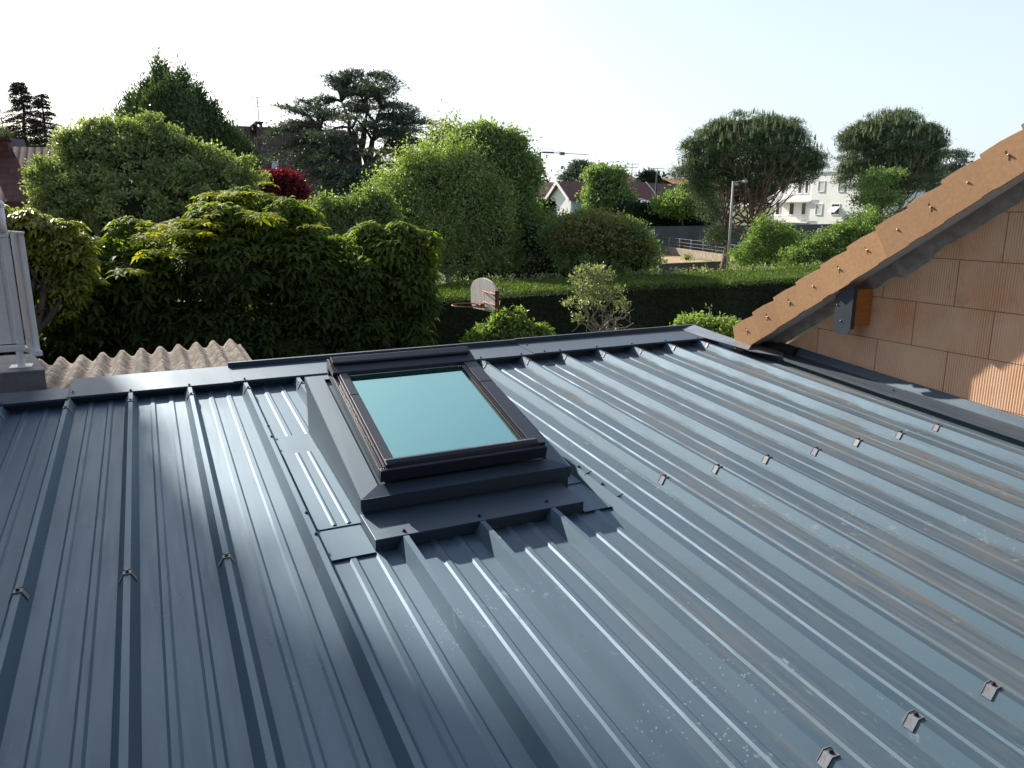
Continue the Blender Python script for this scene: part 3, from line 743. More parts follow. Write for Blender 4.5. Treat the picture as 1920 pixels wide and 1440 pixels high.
# wall polygon follows the slope
def wall_poly(n): 
    (ya, za), (yb, zb) = S(-0.15, n), S(6.4, n)
    return [(ya, Z0 - 0.6), (yb, Z0 - 0.6), (yb, zb), (ya, za)]
(ya, za), (yb, zb) = S(0.02, -HT - 0.05), S(6.4, -HT - 0.05)
mb = MB(); mb.prism([(ya - 0.05, 0.0), (yb, 0.0), (yb, zb), (ya - 0.05, za)], WX, WX + 0.3, 'x'); mb.build("gable_wall", M['clay'], house)
# unseen wing wall and roof added behind the camera to darken steel reflections
mb = MB(); mb.box(-9.0, WX + 0.3, -7.6, -7.3, 0.0, Z0 + 4.6); mb.build("unseen_wing_wall", M['wing'], house)
mb = MB(); mb.prism([(-7.0, Z0 + 4.45), (-7.0, Z0 + 4.6), (-12.0, Z0 + 7.6), (-12.0, Z0 + 7.45)], -9.4, WX + 0.7, 'x'); mb.build("unseen_wing_roof", M['claytile'], house)
# soffit, mortar bed
mb = MB(); a = S(0.0, -HT + 0.02); b_ = S(6.4, -HT + 0.02); c_ = S(6.4, -HT + 0.035); d_ = S(0.0, -HT + 0.035)
mb.prism([a, b_, c_, d_], VX + 0.03, WX + 0.3, 'x'); mb.build("soffit", M['soffit'], house)
mb = MB(); vs = []; K = 90
for j in range(K + 1):
    s = 0.12 + 6.2 * j / K
    ya_, za_ = S(s, -HT + 0.018); w_ = 0.072 + 0.006 * math.sin(j * 0.7) + 0.020 * random.random() + (0.025 if 18 < j % 40 < 23 else 0)
    yb_, zb_ = S(s, -HT + 0.018 - w_)
    vs += [(WX - 0.045, ya_, za_), (WX - 0.012 - 0.008 * random.random(), (ya_ * .45 + yb_ * .55), (za_ * .45 + zb_ * .55)), (WX - 0.002, yb_, zb_)]
mb.add(vs, [(3 * j + q, 3 * j + q + 1, 3 * j + q + 4, 3 * j + q + 3) for j in range(K) for q in (0, 1)])
mb.build("mortar_bed", M['mortar'], house)
# tiled roof plane behind the verge
mb = MB(); P4 = [S(0.0, -0.045), S(6.4, -0.045), S(6.4, -HT + 0.036), S(0.0, -HT + 0.036)]
mb.prism(P4, VX + 0.06, 11.5, 'x'); mb.build("roof", M['claytile'], house)
# purlin end and its cover plate
mb = MB(); mb.box(4.905, WX, -1.472, -1.345, Z0 + 0.285, Z0 + 0.545); mb.build("purlin", M['wood'], house, False, 0.004)
mb = MB(); pl = [(-1.485, Z0 + 0.58), (-1.485, Z0 + 0.265), (-1.470, Z0 + 0.240), (-1.44, Z0 + 0.226), (-1.375, Z0 + 0.226), (-1.345, Z0 + 0.240), (-1.335, Z0 + 0.27), (-1.335, Z0 + 0.50)]
mb.prism(pl, 4.893, 4.899, 'x'); mb.box(4.899, 4.93, -1.485, -1.4795, Z0 + 0.27, Z0 + 0.58)
o = mb.build("purlin_plate", M['dark_steel'], house)
mb = MB(); mb.ball((4.891, -1.40, Z0 + 0.32), 0.006, 8, 5); mb.build("bolt", M['galv'], o)
mb = MB(); mb.ball((4.891, -1.355, Z0 + 0.43), 0.006, 8, 5); mb.build("bolt", M['galv'], o)
mb = MB(); mb.box(5.02, 5.14, -0.86, -0.30, Z0 - 0.06, Z0 + 0.02); mb.build("eaves_board", M['rubber'], house)

# ------------------------------------------------------------------ neighbour's terrace wall, railing, fibre-cement shed roof
t = thing("terrace_wall", "grey rendered terrace wall with pale top at the left edge beside the metal roof", "wall", (-2.0, 0.6, 0))
mb = MB(); zt = Z0 + 0.088
mb.prism([(-5, 0.3), (-0.155, 0.3), (-0.29, 0.95), (-5, 0.95)], 0, zt, 'z'); mb.build("wall_body", M['ledge'], t)
mb = MB(); mb.prism([(-5, 0.296), (-0.150, 0.296), (-0.285, 0.955), (-5, 0.955)], zt, zt + 0.014, 'z'); mb.build("coping", M['ledge_top'], t, False, 0.003)
t = thing("unseen_neighbour_house", "unseen brown neighbouring house added left of view to darken the roof reflections", "house", (-9.0, 5.5, 0))
mb = MB(); mb.box(-13.5, -4.6, 1.0, 10.0, 0, 6.6)  # unseen house added so the rib faces reflect something dark
mb.build("wall", simple("brown_render", (0.20, 0.14, 0.11), (0.15, 0.105, 0.085), 0.9, 2), t)
mb = MB(); mb.prism([(0.5, 6.45), (5.5, 9.6), (10.5, 6.45), (10.5, 6.62), (5.5, 9.8), (0.5, 6.62)], -14.0, -4.1, 'x'); mb.build("roof", M['darktile'], t)
for y_ in (2.6, 5.6, 8.2):
    mb = MB(); mb.box(-4.598, -4.56, y_ - 0.5, y_ + 0.5, 4.0, 5.4); o = mb.build("window", M['glassdark'], t)
    mb = MB(); mb.box(-4.597, -4.53, y_ - 0.58, y_ - 0.501, 3.92, 5.48); mb.box(-4.597, -4.53, y_ + 0.501, y_ + 0.58, 3.92, 5.48); mb.box(-4.597, -4.53, y_ - 0.5, y_ + 0.5, 5.401, 5.48); mb.box(-4.597, -4.53, y_ - 0.5, y_ + 0.5, 3.92, 3.999); mb.build("frame", M['white'], o)
t = thing("terrace_railing", "white metal railing with ribbed privacy panels standing on the terrace wall at the left edge", "railing", (-1.5, 0.5, Z0 + 0.10))
zb_ = Z0 + 0.10
def wb(nm, *a): 
    mb = MB(); mb.box(*a); return mb.build(nm, M['white'], t, False, 0.004)
wb("bottom_rail", -4.9, -0.262, 0.44, 0.475, zb_ + 0.105, zb_ + 0.145)
wb("top_rail", -4.9, -0.262, 0.44, 0.475, zb_ + 0.82, zb_ + 0.85)
for x in (-0.300, -1.3, -2.3, -3.3): wb("upright", x, x + 0.038, 0.441, 0.474, zb_ + 0.147, zb_ + 0.818)
mb = MB()
for i in range(46):
    x = -4.9 + i * 0.1
    mb.box(x, x + 0.066, 0.486, 0.492, zb_ + 0.15, zb_ + 0.815); mb.box(x + 0.067, x + 0.099, 0.492, 0.498, zb_ + 0.15, zb_ + 0.815)
mb.build("ribbed_panel", M['white'], t)
mb = MB()
for i in range(5):   # short return panel
    f0, f1 = i / 5, (i + 0.7) / 5
    p0 = np.array([-0.275, 0.62]); p1 = np.array([-0.170, 0.36]); a = p0 + (p1 - p0) * f0; b2 = p0 + (p1 - p0) * f1; c2 = p0 + (p1 - p0) * (f0 + 0.2)
    mb.slab([(a[0], a[1], zb_ + 0.10), (b2[0], b2[1], zb_ + 0.10), (b2[0], b2[1], zb_ + 0.845), (a[0], a[1], zb_ + 0.845)], (0.006, 0.003, 0))
    mb.slab([(b2[0], b2[1], zb_ + 0.10), (c2[0], c2[1], zb_ + 0.10), (c2[0], c2[1], zb_ + 0.845), (b2[0], b2[1], zb_ + 0.845)], (0.001, 0.0005, 0))
mb.build("return_panel", M['white'], t)
mb = MB(); mb.slab([(-0.285, 0.63, zb_ + 0.846), (-0.160, 0.345, zb_ + 0.846), (-0.185, 0.335, zb_ + 0.846), (-0.305, 0.61, zb_ + 0.846)], (0, 0, 0.012)); mb.build("return_rail", M['white'], t); mb = MB(); mb.slab([(-0.285, 0.63, zb_ + 0.085), (-0.155, 0.335, zb_ + 0.085), (-0.185, 0.325, zb_ + 0.085), (-0.305, 0.61, zb_ + 0.085)], (0, 0, 0.03))
mb.build("return_rail", M['white'], t)
mb = MB(); mb.tube([(-0.295, 0.458, zb_ + 0.0), (-0.295, 0.458, zb_ + 0.104)], 0.022, 12); mb.box(-0.36, -0.235, 0.40, 0.52, zb_ + 0.002, zb_ + 0.010); mb.build("foot_plate", M['white'], t, False, 0.002)
mb = MB(); mb.tube([(-0.292, 0.458, zb_ + 0.85), (-0.292, 0.458, zb_ + 1.0)], 0.028, 14); mb.ball((-0.292, 0.458, zb_ + 1.022), 0.035, 16, 10, 0.75); mb.build("corner_post", M['white'], t)

mb = MB(); nx, ny = 220, 26; vs = []
for j in range(ny + 1):
    for i in range(nx + 1):
        x = -0.62 + 1.90 * i / nx; fy = j / ny
        yfar = 2.55 + 0.245 * (x + 0.39); y = 0.19 + (yfar - 0.19) * fy + (0.015 * math.sin(x * 9) if j == ny else 0)
        z = Z0 - 0.245 + 0.036 * math.cos(2 * math.pi * (x + 0.29) / 0.1635) + 0.02 * (1 - fy) + random.uniform(-0.004, 0.004)
        vs.append((x, y, z))
top = [(j * (nx + 1) + i, j * (nx + 1) + i + 1, (j + 1) * (nx + 1) + i + 1, (j + 1) * (nx + 1) + i) for j in range(ny) for i in range(nx)]
mb.add(vs, top, True)
t = thing("garden_shed", "low shed with a mossy corrugated fibre cement roof behind the metal roof", "shed", (0.3, 1.4, 0))
o = mb.build("corrugated_roof", M['asbestos'], t); sm = o.modifiers.new("solid", 'SOLIDIFY'); sm.thickness = 0.008; sm.offset = -1
mb = MB(); mb.box(-0.5, 1.1, 0.22, 0.30, 0, Z0 - 0.32); mb.box(-0.5, 1.1, 2.2, 2.3, 0, Z0 - 0.32); mb.box(-0.5, -0.4, 0.31, 2.19, 0, Z0 - 0.32); mb.box(1.0, 1.1, 0.31, 2.19, 0, Z0 - 0.32)
mb.build("wall", M['ledge'], t)

# ------------------------------------------------------------------ ground
mb = MB(); R_ = 4000
mb.add([(-R_, -200, 0), (R_, -200, 0), (R_, R_, 0), (-R_, R_, 0)], [(0, 1, 2, 3)])
tag(mb.build("ground", M['ground']), kind="structure")
def patch(name, pts, mat, z):
    mb = MB(); mb.add([(*G(px, D, z)[:2], z) for px, D in pts], [tuple(range(len(pts)))]); tag(mb.build(name, mat), kind="structure")
patch("sports_field", [(1150, 82), (1700, 84), (1700, 57), (1380, 56), (1150, 60)][::-1], M['field'], 0.004)
patch("bare_soil", [(1180, 76), (1240, 76), (1385, 60), (1385, 54), (1180, 54)][::-1], M['drysoil'], 0.008)

# ------------------------------------------------------------------ clipped hedge
HY0, HY1, HXa, HXb, HZ = 8.75, 11.2, 1.5, 26.0, Z0 - 0.62
hedge = thing("clipped_hedge", "long clipped evergreen hedge crossing the garden behind the basketball board", "hedge", ((HXa + HXb) / 2, 10, 0))
mb = MB(); mb.box(HXa, HXb, HY0 + 0.12, HY1 - 0.1, 0, HZ - 0.10); mb.build("shade_core", M['core'], hedge)
n = 90000
pos = np.stack([rng.uniform(HXa, HXb, n), rng.uniform(HY0, HY1, n), HZ + rng.normal(size=n) * 0.022 - 0.03], 1)
pos[:, 2] += 0.025 * np.sin(pos[:, 0] * 1.9) + 0.02 * np.sin(pos[:, 0] * 0.7 + 1) - 0.10 * np.clip((HY0 + 0.12 - pos[:, 1]) / 0.12, 0, 1) ** 2
leaf_mesh("clipped_top", pos, rng.normal(size=(n, 3)) + [0, 0, 1.1], rng.normal(size=(n, 3)) + [0, 0, 0.6], 0.055 * (0.6 + rng.random(n)), 0.022, M['f_hedge'], hedge)
n = 60000
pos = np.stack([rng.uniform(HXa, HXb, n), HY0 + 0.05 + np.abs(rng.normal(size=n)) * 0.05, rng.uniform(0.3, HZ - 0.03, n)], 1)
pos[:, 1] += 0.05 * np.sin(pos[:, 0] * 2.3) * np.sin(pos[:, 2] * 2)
leaf_mesh("clipped_face", pos, rng.normal(size=(n, 3)) + [0, -0.8, 0.5], rng.normal(size=(n, 3)) + [0, -1, 0.3], 0.055, 0.024, M['f_hedgeshade'], hedge)
n = 130
pos = np.stack([rng.uniform(HXa, HXb - 4, n), rng.uniform(HY1 - 0.4, HY1, n), np.full(n, HZ)], 1)
pp = np.repeat(pos, 14, 0) + rng.normal(size=(n * 14, 3)) * [0.06, 0.06, 0.05] + [0, 0, 0.05]
leaf_mesh("wild_shoots", pp, rng.normal(size=pp.shape) + [0, 0, 1], rng.normal(size=pp.shape), 0.07, 0.035, M['f_pale'], hedge)

# ------------------------------------------------------------------ basketball board
BD = 11.6
bb = G(934, BD); t = thing("basketball_hoop", "small weathered basketball board with rusty ring on a brown steel post", "basketball hoop", bb)
ztop = hz(534, BD)
mb = MB(); mb.tube([(bb[0], bb[1], 0), (bb[0] + 0.0, bb[1], ztop)], 0.030, 4); mb.build("post", M['rust'], t)
pc = P(906, 553, BD)     # board centre
nb = np.array([-0.99, -0.13, 0.0]); nb /= np.linalg.norm(nb); tb = np.array([-nb[1], nb[0], 0.0])   # board looks left
hw = 0.385; h0, h1 = -0.235, 0.255
# half outline
out = [(-hw * 0.80, h0), (hw * 0.80, h0), (hw * 0.97, h0 + 0.06), (hw, h0 + 0.13), (hw, 0.05)]
arc = [(hw * math.cos(a), 0.05 + (h1 - 0.05) * math.sin(a)) for a in np.linspace(0.12, math.pi - 0.12, 13)]
out = out + arc + [(-hw, 0.05), (-hw, h0 + 0.13), (-hw * 0.97, h0 + 0.06)]
mb = MB(); mb.slab([pc + tb * a + np.array([0, 0, z]) for a, z in out], -nb * 0.03); mb.build("backboard", M['board'], t, False, 0.003)
rc_ = pc + nb * 0.30 + np.array([0, 0, -0.135]); mb = MB()
mb.tube([rc_ + 0.215 * (nb * math.cos(a) + tb * math.sin(a)) for a in np.linspace(0, 2 * math.pi, 25)], 0.010, 6, False)
mb.slab([pc + nb * 0.012 + tb * a + np.array([0, 0, z]) for a, z in ((-0.06, -0.19), (0.06, -0.19), (0.06, -0.12), (-0.06, -0.12))], nb * 0.08)
mb.build("ring", M['hoop'], t)
mb = MB()
for dz in (0.06, -0.10):
    for s_ in (-0.05, 0.05):
        mb.tube([pc - nb * 0.03 + tb * s_ * 2 + np.array([0, 0, dz]), np.array([bb[0], bb[1], pc[2] + dz]) + tb * s_ - nb * 0.05], 0.008, 5)
mb.build("bracket", M['hoop'], t)
# ------------------------------------------------------------------ big broad-leaved shrub behind the roof
def palmate(name, hubs, nrm, L, mat, parent, nl=6, W=0.36, droop=0.35, rnd=None):
    n = len(hubs); up = unit(nrm); a = unit(np.cross(up, rand_dirs(n))); b = np.cross(up, a)
    allV, allT, allR = [], [], []; base = 0
    if rnd is None: rnd = rng.random(n)
    for j in range(nl):
        an = 2 * math.pi * j / nl + rng.normal(size=n) * 0.18
        d = a * np.cos(an)[:, None] + b * np.sin(an)[:, None]
        Lj = (L * (0.75 + 0.5 * rng.random(n)) * (1.0 if j % 2 else 0.85))[:, None]
        s = np.cross(d, up); Wj = Lj * W
        dz = np.array([0, 0, -1.0])
        p0 = hubs + d * Lj * 0.06
        m1 = hubs + d * Lj * 0.50 + up * Lj * 0.03 + dz * Lj * droop * 0.12
        t1 = hubs + d * Lj * 1.0 + dz * Lj * droop * (0.6 + 0.7 * rng.random(n))[:, None]
        l1 = m1 - s * Wj / 2 + up * Wj * 0.16 + d * Lj * 0.08; r1 = m1 + s * Wj / 2 + up * Wj * 0.16 + d * Lj * 0.08
        V = np.stack([p0, l1, m1, r1, t1], 1)
        i0 = (np.arange(n) * 5)[:, None] + base
        T = np.concatenate([i0 + [0, 2, 1], i0 + [0, 3, 2], i0 + [1, 2, 4], i0 + [2, 3, 4]], 1).reshape(-1, 3)
        allV.append(V.reshape(-1, 3)); allT.append(T); allR.append(np.repeat(np.clip(rnd + rng.normal(size=n) * 0.12, 0, 1), 5)); base += n * 5
    return link_mesh(name, mesh_from_np(name, np.concatenate(allV), np.concatenate(allT), np.concatenate(allR)), mat, parent)
def big_shrub(label, lobes, D, base_px, n, L, group, young=None, ny=60, mat='f_big', yl=0.135):
    t = thing("broadleaf_shrub", label, "shrub", G(base_px, D), group)
    trunk_for(lobes, D, base_px, t, 0.09)
    cc, cn, k = lobe_points(bumpy(lobes, 7, 0.36, n), D, n, 0.62, 0.45, 1.3)
    palmate("foliage", cc, unit(cn * 0.40 + np.array([0, 0, 0.95]) + rng.normal(size=cc.shape) * 0.25), L, M[mat], t, 6, 0.36, 0.28, np.clip(0.3 + 0.35 * rng.random(n) + (cc[:, 2] - cc[:, 2].max() + 1.2) * 0.4, 0, 1))  # leaf colour lightens with height, imitating sun on the crown top
    if young:
        cc, cn, k = lobe_points(young, D, ny, 0.9, 0.0)
        palmate("young_leaves", cc + [0, 0, 0.03], unit(cn * 0.3 + np.array([0, -0.15, 0.9]) + rng.normal(size=cc.shape) * 0.2), yl, M['f_young'], t, 7, 0.34, 0.15)
    core_mesh("shade_core", lobes, D, t, 0.52)
    return t
big_shrub("large dark broadleaf shrub with bright yellow young tips behind the corrugated shed roof",
    [(150, 585, 120, 120, 0.3, 110), (260, 530, 140, 100, 0.5, 120), (430, 510, 170, 110, 0.6, 130), (560, 505, 130, 105, 0.9, 120), (455, 408, 98, 50, 1.6, 90),
     (600, 590, 110, 120, 0.9, 110), (360, 640, 290, 120, 0.6, 110), (540, 660, 160, 110, 0.8, 110), (200, 720, 220, 130, 0.9, 100), (-60, 620, 150, 150, 1.4, 110)],
    9.6, 380, 9500, 0.155, None,
    [(330, 452, 70, 16, 0.0, 60), (235, 520, 26, 10, -0.4, 20), (310, 486, 45, 14, -0.3, 30), (440, 412, 55, 14, 0.4, 30), (500, 414, 40, 10, 0.3, 30), (283, 430, 25, 10, 0.3, 20), (500, 352, 16, 6, 1.4, 12), (410, 372, 30, 8, 1.3, 20), (385, 392, 25, 8, 0.9, 20), (590, 432, 30, 6, 0.4, 20), (460, 372, 60, 8, 1.2, 40), (350, 430, 60, 14, 0.2, 40)], 170)
big_shrub("very dark rounded broadleaf shrub standing right of the yellow-tipped one, before the hedge",
    [(735, 480, 78, 60, 0, 80), (765, 545, 78, 80, 0, 80), (700, 600, 95, 110, 0, 90), (770, 640, 55, 90, 0, 60), (660, 500, 70, 60, 0.4, 70)], 11.0, 735, 3600, 0.16, None)
big_shrub("low yellowish-leaved shrub just behind the white terrace railing",
    [(70, 425, 60, 28, 0, 50), (115, 430, 34, 18, 0, 30), (125, 470, 66, 44, 0, 50), (70, 500, 60, 70, 0, 50), (10, 450, 60, 60, 0, 50), (150, 520, 44, 40, 0, 40), (110, 560, 50, 60, 0, 40)], 9.0, 80, 1900, 0.115, None, None, 0, 'f_yell')
# ------------------------------------------------------------------ garden trees, left to right
def yellowtop(pos): return (pos[:, 2] - 5.2) * 0.10
tree("garden_tree", "rounded olive-green tree with billowing crown, in front of the tall cypress", "tree",
     [(255, 305, 85, 62), (190, 300, 70, 55), (340, 320, 80, 55, 0.5), (140, 370, 75, 70), (250, 390, 110, 80, -0.5), (375, 370, 75, 60, 0.3), (110, 430, 60, 50), (200, 440, 120, 60), (350, 430, 90, 60), (440, 350, 48, 60, 1.0), (420, 420, 60, 60, .5)],
     21, 250, M['f_olive'], bump=8, clumps=1900, per=62, sig=0.11, jitter=0.06, L=0.11, W=0.055, up=0.5, under=0.5, core=0.5, rmin=0.65)
def flame(px, py, rx, ry, dD=0):
    """spire whose tip is at (px, py)"""
    return [(px, py + ry * f, rx * w, ry * 0.17, dD, rx * w) for f, w in ((0.09, 0.34), (0.24, 0.62), (0.42, 0.82), (0.6, 0.95), (0.8, 1.0))]
tree("cypress_tree", "tall dark multi-peaked cypress rising above the olive-green tree", "tree",
     flame(303, 134, 34, 170) + flame(346, 150, 32, 160, .6) + flame(276, 168, 28, 120, -.4) + flame(252, 190, 26, 110) + flame(371, 180, 28, 130, -.5) + flame(230, 222, 20, 90, .5) + flame(398, 205, 26, 110, -.3) + flame(322, 165, 28, 140, -1.2) + flame(290, 185, 30, 130, -1.4) + flame(352, 200, 30, 120, -1.4) + [(320, 290, 92, 50), (420, 275, 30, 35), (445, 320, 38, 50), (425, 345, 50, 60)],
     30, 320, M['f_cypress'], clumps=5200, per=26, sig=0.10, L=0.15, W=0.055, up=0.2, lift=1.6, flat=2.0, under=0.5, core=0.66, rmin=0.8)
def conifer_tiers(name, label, cat, px, ptop, pbase, D, mat, rows, spread, sprayL, seed, nb=7, droopy=0.35, trunk_r=0.25, lean=0, shape=None, twigs=11, leavesper=16, W=0.05, peaks=None, group=None):
    """trunk with tiers of boughs carrying flat sprays"""
    rs = np.random.default_rng(seed); t = thing(name, label, cat, G(px, D), group)
    base = G(px, D); zt = hz(ptop, D); s = D / F; mb = MB()
    topc = np.array(base); topc[2] = zt
    limb(mb, base, topc, trunk_r, 0.03, 0.01, 8)
    Pp, Dd, Nn = [], [], []
    for i in range(rows):
        f = (i + 0.5) / rows; z = zt - (zt - hz(pbase, D)) * f
        R = spread(f) * s
        for b in range(nb):
            an = 2 * math.pi * (b + rs.random()) / nb
            Lb = R * (0.55 + 0.55 * rs.random())
            if Lb < 0.15: Lb = 0.15
            d = np.array([math.cos(an), math.sin(an), 0]); side = np.array([-d[1], d[0], 0])
            p0 = np.array([base[0], base[1], z + rs.normal() * 0.1]); rise = (0.30 if f < 0.35 else 0.10) - 0.06 * f
            pts = [p0 + d * Lb * q + np.array([0, 0, Lb * (rise * q * 1.4 - droopy * q * q)]) for q in np.linspace(0, 1, 6)]
            mb.tube(pts, [max(0.012, 0.05 * Lb / 3 * (1 - q)) + 0.006 for q in np.linspace(0, 1, 6)], 5, False)
            for w in range(twigs):
                q = 0.18 + 0.82 * (w + rs.random()) / twigs
                pc = p0 + d * Lb * q + np.array([0, 0, Lb * (rise * q * 1.4 - droopy * q * q)])
                sd = side * (1 if w % 2 else -1); tl = sprayL * (0.5 + 0.7 * rs.random()) * (1.15 - 0.5 * q)
                td = unit(d * 0.75 + sd * 0.8 + np.array([0, 0, -droopy * 0.5 + rs.normal() * 0.12]))
                m = leavesper; u = rs.random(m)[:, None]
                Pp.append(pc + td * tl * u + rs.normal(size=(m, 3)) * 0.05 * sprayL + np.array([0, 0, -1]) * u * u * tl * 0.2)
                Dd.append(unit(td + rs.normal(size=(m, 3)) * 0.45)); Nn.append(rs.normal(size=(m, 3)) * 0.4 + [0, 0, 1])
    mb.build("trunk", M['bark'], t)
    p = np.concatenate(Pp); leaf_mesh("crown", p, np.concatenate(Dd), np.concatenate(Nn), 0.16 * sprayL / 0.6, W, mat, t)
    return t
_sr = np.random.default_rng(31)
conifer_tiers("spruce_tree", "dark purple-grey spruce behind the red-roofed house on the left", "tree", 88, 168, 300, 45, M['f_spruce'], 21,
              lambda f: 3 + 62 * f ** 0.85 * (0.35 + 1.0 * _sr.random()), 0.42, 3, nb=6, droopy=0.30, twigs=10, leavesper=11, W=0.05)
conifer_tiers("spruce_tree", "smaller second spruce tip just right of the taller spruce", "tree", 124, 190, 300, 45.5, M['f_spruce'], 17,
              lambda f: 2 + 48 * f ** 0.85 * (0.35 + 1.0 * _sr.random()), 0.38, 4, nb=6, droopy=0.30, twigs=9, leavesper=11, W=0.05)

# cedar: several rising stems, wide flat boughs
t = thing("cedar_tree", "large spreading blue-grey cedar with forked dark trunks standing in mid picture", "tree", G(688, 33))
D_ = 33.0; s_ = D_ / F; rs = np.random.default_rng(11); mb = MB(); Pp, Dd, Nn = [], [], []
base = G(688, D_); fork = P(682, 345, D_)
limb(mb, base, fork, 0.45, 0.33, 0.02, 6)
stems = []
for (px, py, dd) in ((690, 140, 0), (640, 190, 0.6), (715, 200, -0.6), (660, 240, 1.0), (735, 250, 0.4), (600, 240, -0.4)):
    stems.append((limb(mb, fork, P(px, py, D_ + dd), 0.22, 0.03, 0.035, 9), py))
tips = [(548, 208, -0.5), (575, 235, .5), (560, 262, -1), (500, 262, 0), (520, 285, -.5), (500, 300, 0.5), (590, 190, 0), (630, 150, 0), (655, 148, 0.5), (720, 150, 0), (745, 200, 0), (770, 215, 0.5),
        (790, 232, 0), (775, 250, -1), (797, 275, 0), (760, 290, 1), (790, 305, -.5), (800, 325, 0), (600, 330, -1.5), (560, 340, -1), (540, 320, 0), (610, 360, -1), (640, 380, -2), (720, 385, -1.5),
        (755, 345, -1), (700, 370, -2), (580, 300, -2), (620, 290, -2), (740, 320, -2), (620, 215, -1.5), (730, 230, -1.5), (690, 170, -1), (660, 200, -1.6), (700, 200, 1.5), (600, 260, 2), (760, 265, 2), (570, 375, 0), (655, 345, -2.4), (690, 150, .2), (650, 170, .2), (715, 175, .4), (512, 245, .6), (640, 265, -2.2), (700, 240, -1.2)]
for (px, py, dd) in tips + [(x + rs.integers(-22, 22), y + rs.integers(-6, 16), d + rs.normal()) for x, y, d in tips] + [(x * 0.7 + 686 * 0.3, y + rs.integers(-10, 10), d + rs.normal() * 1.5) for x, y, d in tips]:
    tip = P(px, py, D_ + dd)
    best = None
    for pts, _ in stems:
        for q in pts[1:]:
            if q[2] < tip[2] + 0.5:
                dist = np.linalg.norm(tip - q)
                if best is None or dist < best[0]: best = (dist, q)
    if best is None: best = (0, fork)
    a = best[1]; Ln = np.linalg.norm(tip - a)
    if Ln < 0.3: continue
    bp = [a + (tip - a) * q + np.array([0, 0, Ln * 0.12 * math.sin(math.pi * q)]) for q in np.linspace(0, 1, 7)]
    mb.tube(bp, [0.055 * (1 - q) + 0.014 for q in np.linspace(0, 1, 7)], 5, False)
    d = unit(tip - a); side = unit(np.cross(d, [0, 0, 1.0]))
    for w in range(20):
        q = 0.22 + 0.78 * (w + rs.random()) / 20; pc = a + (tip - a) * q + np.array([0, 0, Ln * 0.12 * math.sin(math.pi * q)])
        sd = side * (1 if w % 2 else -1); tl = (0.45 + 0.75 * rs.random()) * (1.2 - 0.45 * q)
        td = unit(d * 0.7 + sd * 0.9 + np.array([0, 0, 0.10 + rs.normal() * 0.12])); m = 17; u = rs.random(m)[:, None]
        Pp.append(pc + td * tl * u + rs.normal(size=(m, 3)) * 0.035 - np.array([0, 0, 1]) * u * u * tl * 0.25)
        Dd.append(unit(td + rs.normal(size=(m, 3)) * 0.5 + [0, 0, 0.1])); Nn.append(rs.normal(size=(m, 3)) * 0.4 + [0, 0, 1])
mb.build("trunk", M['bark'], t)
leaf_mesh("crown", np.concatenate(Pp), np.concatenate(Dd), np.concatenate(Nn), 0.17, 0.05, M['f_cedar'], t)

tree("red_maple", "rounded dark red-leaved maple below the far dark roof", "tree", [(522, 352, 28, 20), (500, 368, 22, 18), (550, 372, 20, 26), (520, 392, 34, 24)], 24, 525, M['f_red'], bump=8,
     clumps=700, per=30, sig=0.14, L=0.11, W=0.06, core=0.7)
tree("garden_bush", "loose mid-green bush between the cedar and the pale weeping tree", "bush", [(650, 412, 38, 30), (602, 418, 32, 26), (700, 405, 36, 34), (640, 450, 80, 30), (720, 435, 40, 40), (572, 412, 20, 20), (500, 432, 70, 24), (690, 366, 16, 22), (612, 385, 14, 18), (655, 380, 12, 14)], 19, 640, M['f_mid'], bump=8,
     clumps=800, per=34, sig=0.13, L=0.09, W=0.042, under=0.5, core=0.3, rmin=0.25, tr=0.1, hang=0.3)
tree("weeping_tree", "tall pale-green fine-leaved weeping tree at picture centre", "tree",
     [(815, 345, 70, 55), (765, 395, 72, 58), (860, 340, 55, 60), (885, 390, 75, 75), (820, 450, 110, 60), (930, 445, 55, 65), (730, 430, 55, 42), (698, 402, 32, 22), (860, 490, 90, 35), (790, 318, 34, 28)], 21, 860, M['f_birch'], bump=8,
     clumps=2000, per=40, sig=0.12, L=0.085, W=0.038, up=0.3, hang=0.8, flat=2.0, rmin=0.3, under=0.6, core=0.36, tr=0.12, bark=M['greybark'])
t = thing("bare_topped_birch", "thin half-bare birch with yellowish hanging leaves, left top of the weeping tree", "tree", G(815, 22.5))
mb = MB(); g = G(815, 22.5); 
for (px, py) in ((812, 245), (835, 228), (852, 235), (820, 260), (862, 258)):
    limb(mb, g + [0, 0, 3], P(px, py, 22.5), 0.06, 0.012, 0.03)
mb.tube([g, g + [0, 0, 3]], [0.12, 0.07], 7); mb.build("trunk", M['greybark'], t)
crown("crown", [(815, 265, 16, 30), (838, 255, 16, 30), (855, 258, 16, 28), (825, 300, 30, 25)], 22.5, M['f_yell'], t, clumps=130, per=22, sig=0.12, L=0.09, W=0.045, hang=0.9, flat=2.0, rmin=0.2)
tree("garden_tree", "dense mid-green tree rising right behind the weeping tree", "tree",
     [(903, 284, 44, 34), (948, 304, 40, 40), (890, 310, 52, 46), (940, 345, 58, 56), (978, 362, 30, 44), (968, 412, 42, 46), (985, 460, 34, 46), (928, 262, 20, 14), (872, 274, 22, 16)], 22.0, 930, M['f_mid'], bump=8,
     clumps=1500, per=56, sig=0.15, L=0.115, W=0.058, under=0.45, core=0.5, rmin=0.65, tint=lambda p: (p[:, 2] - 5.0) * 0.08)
def browntip(lim):
    return lambda p: (p[:, 2] - lim) * 0.45
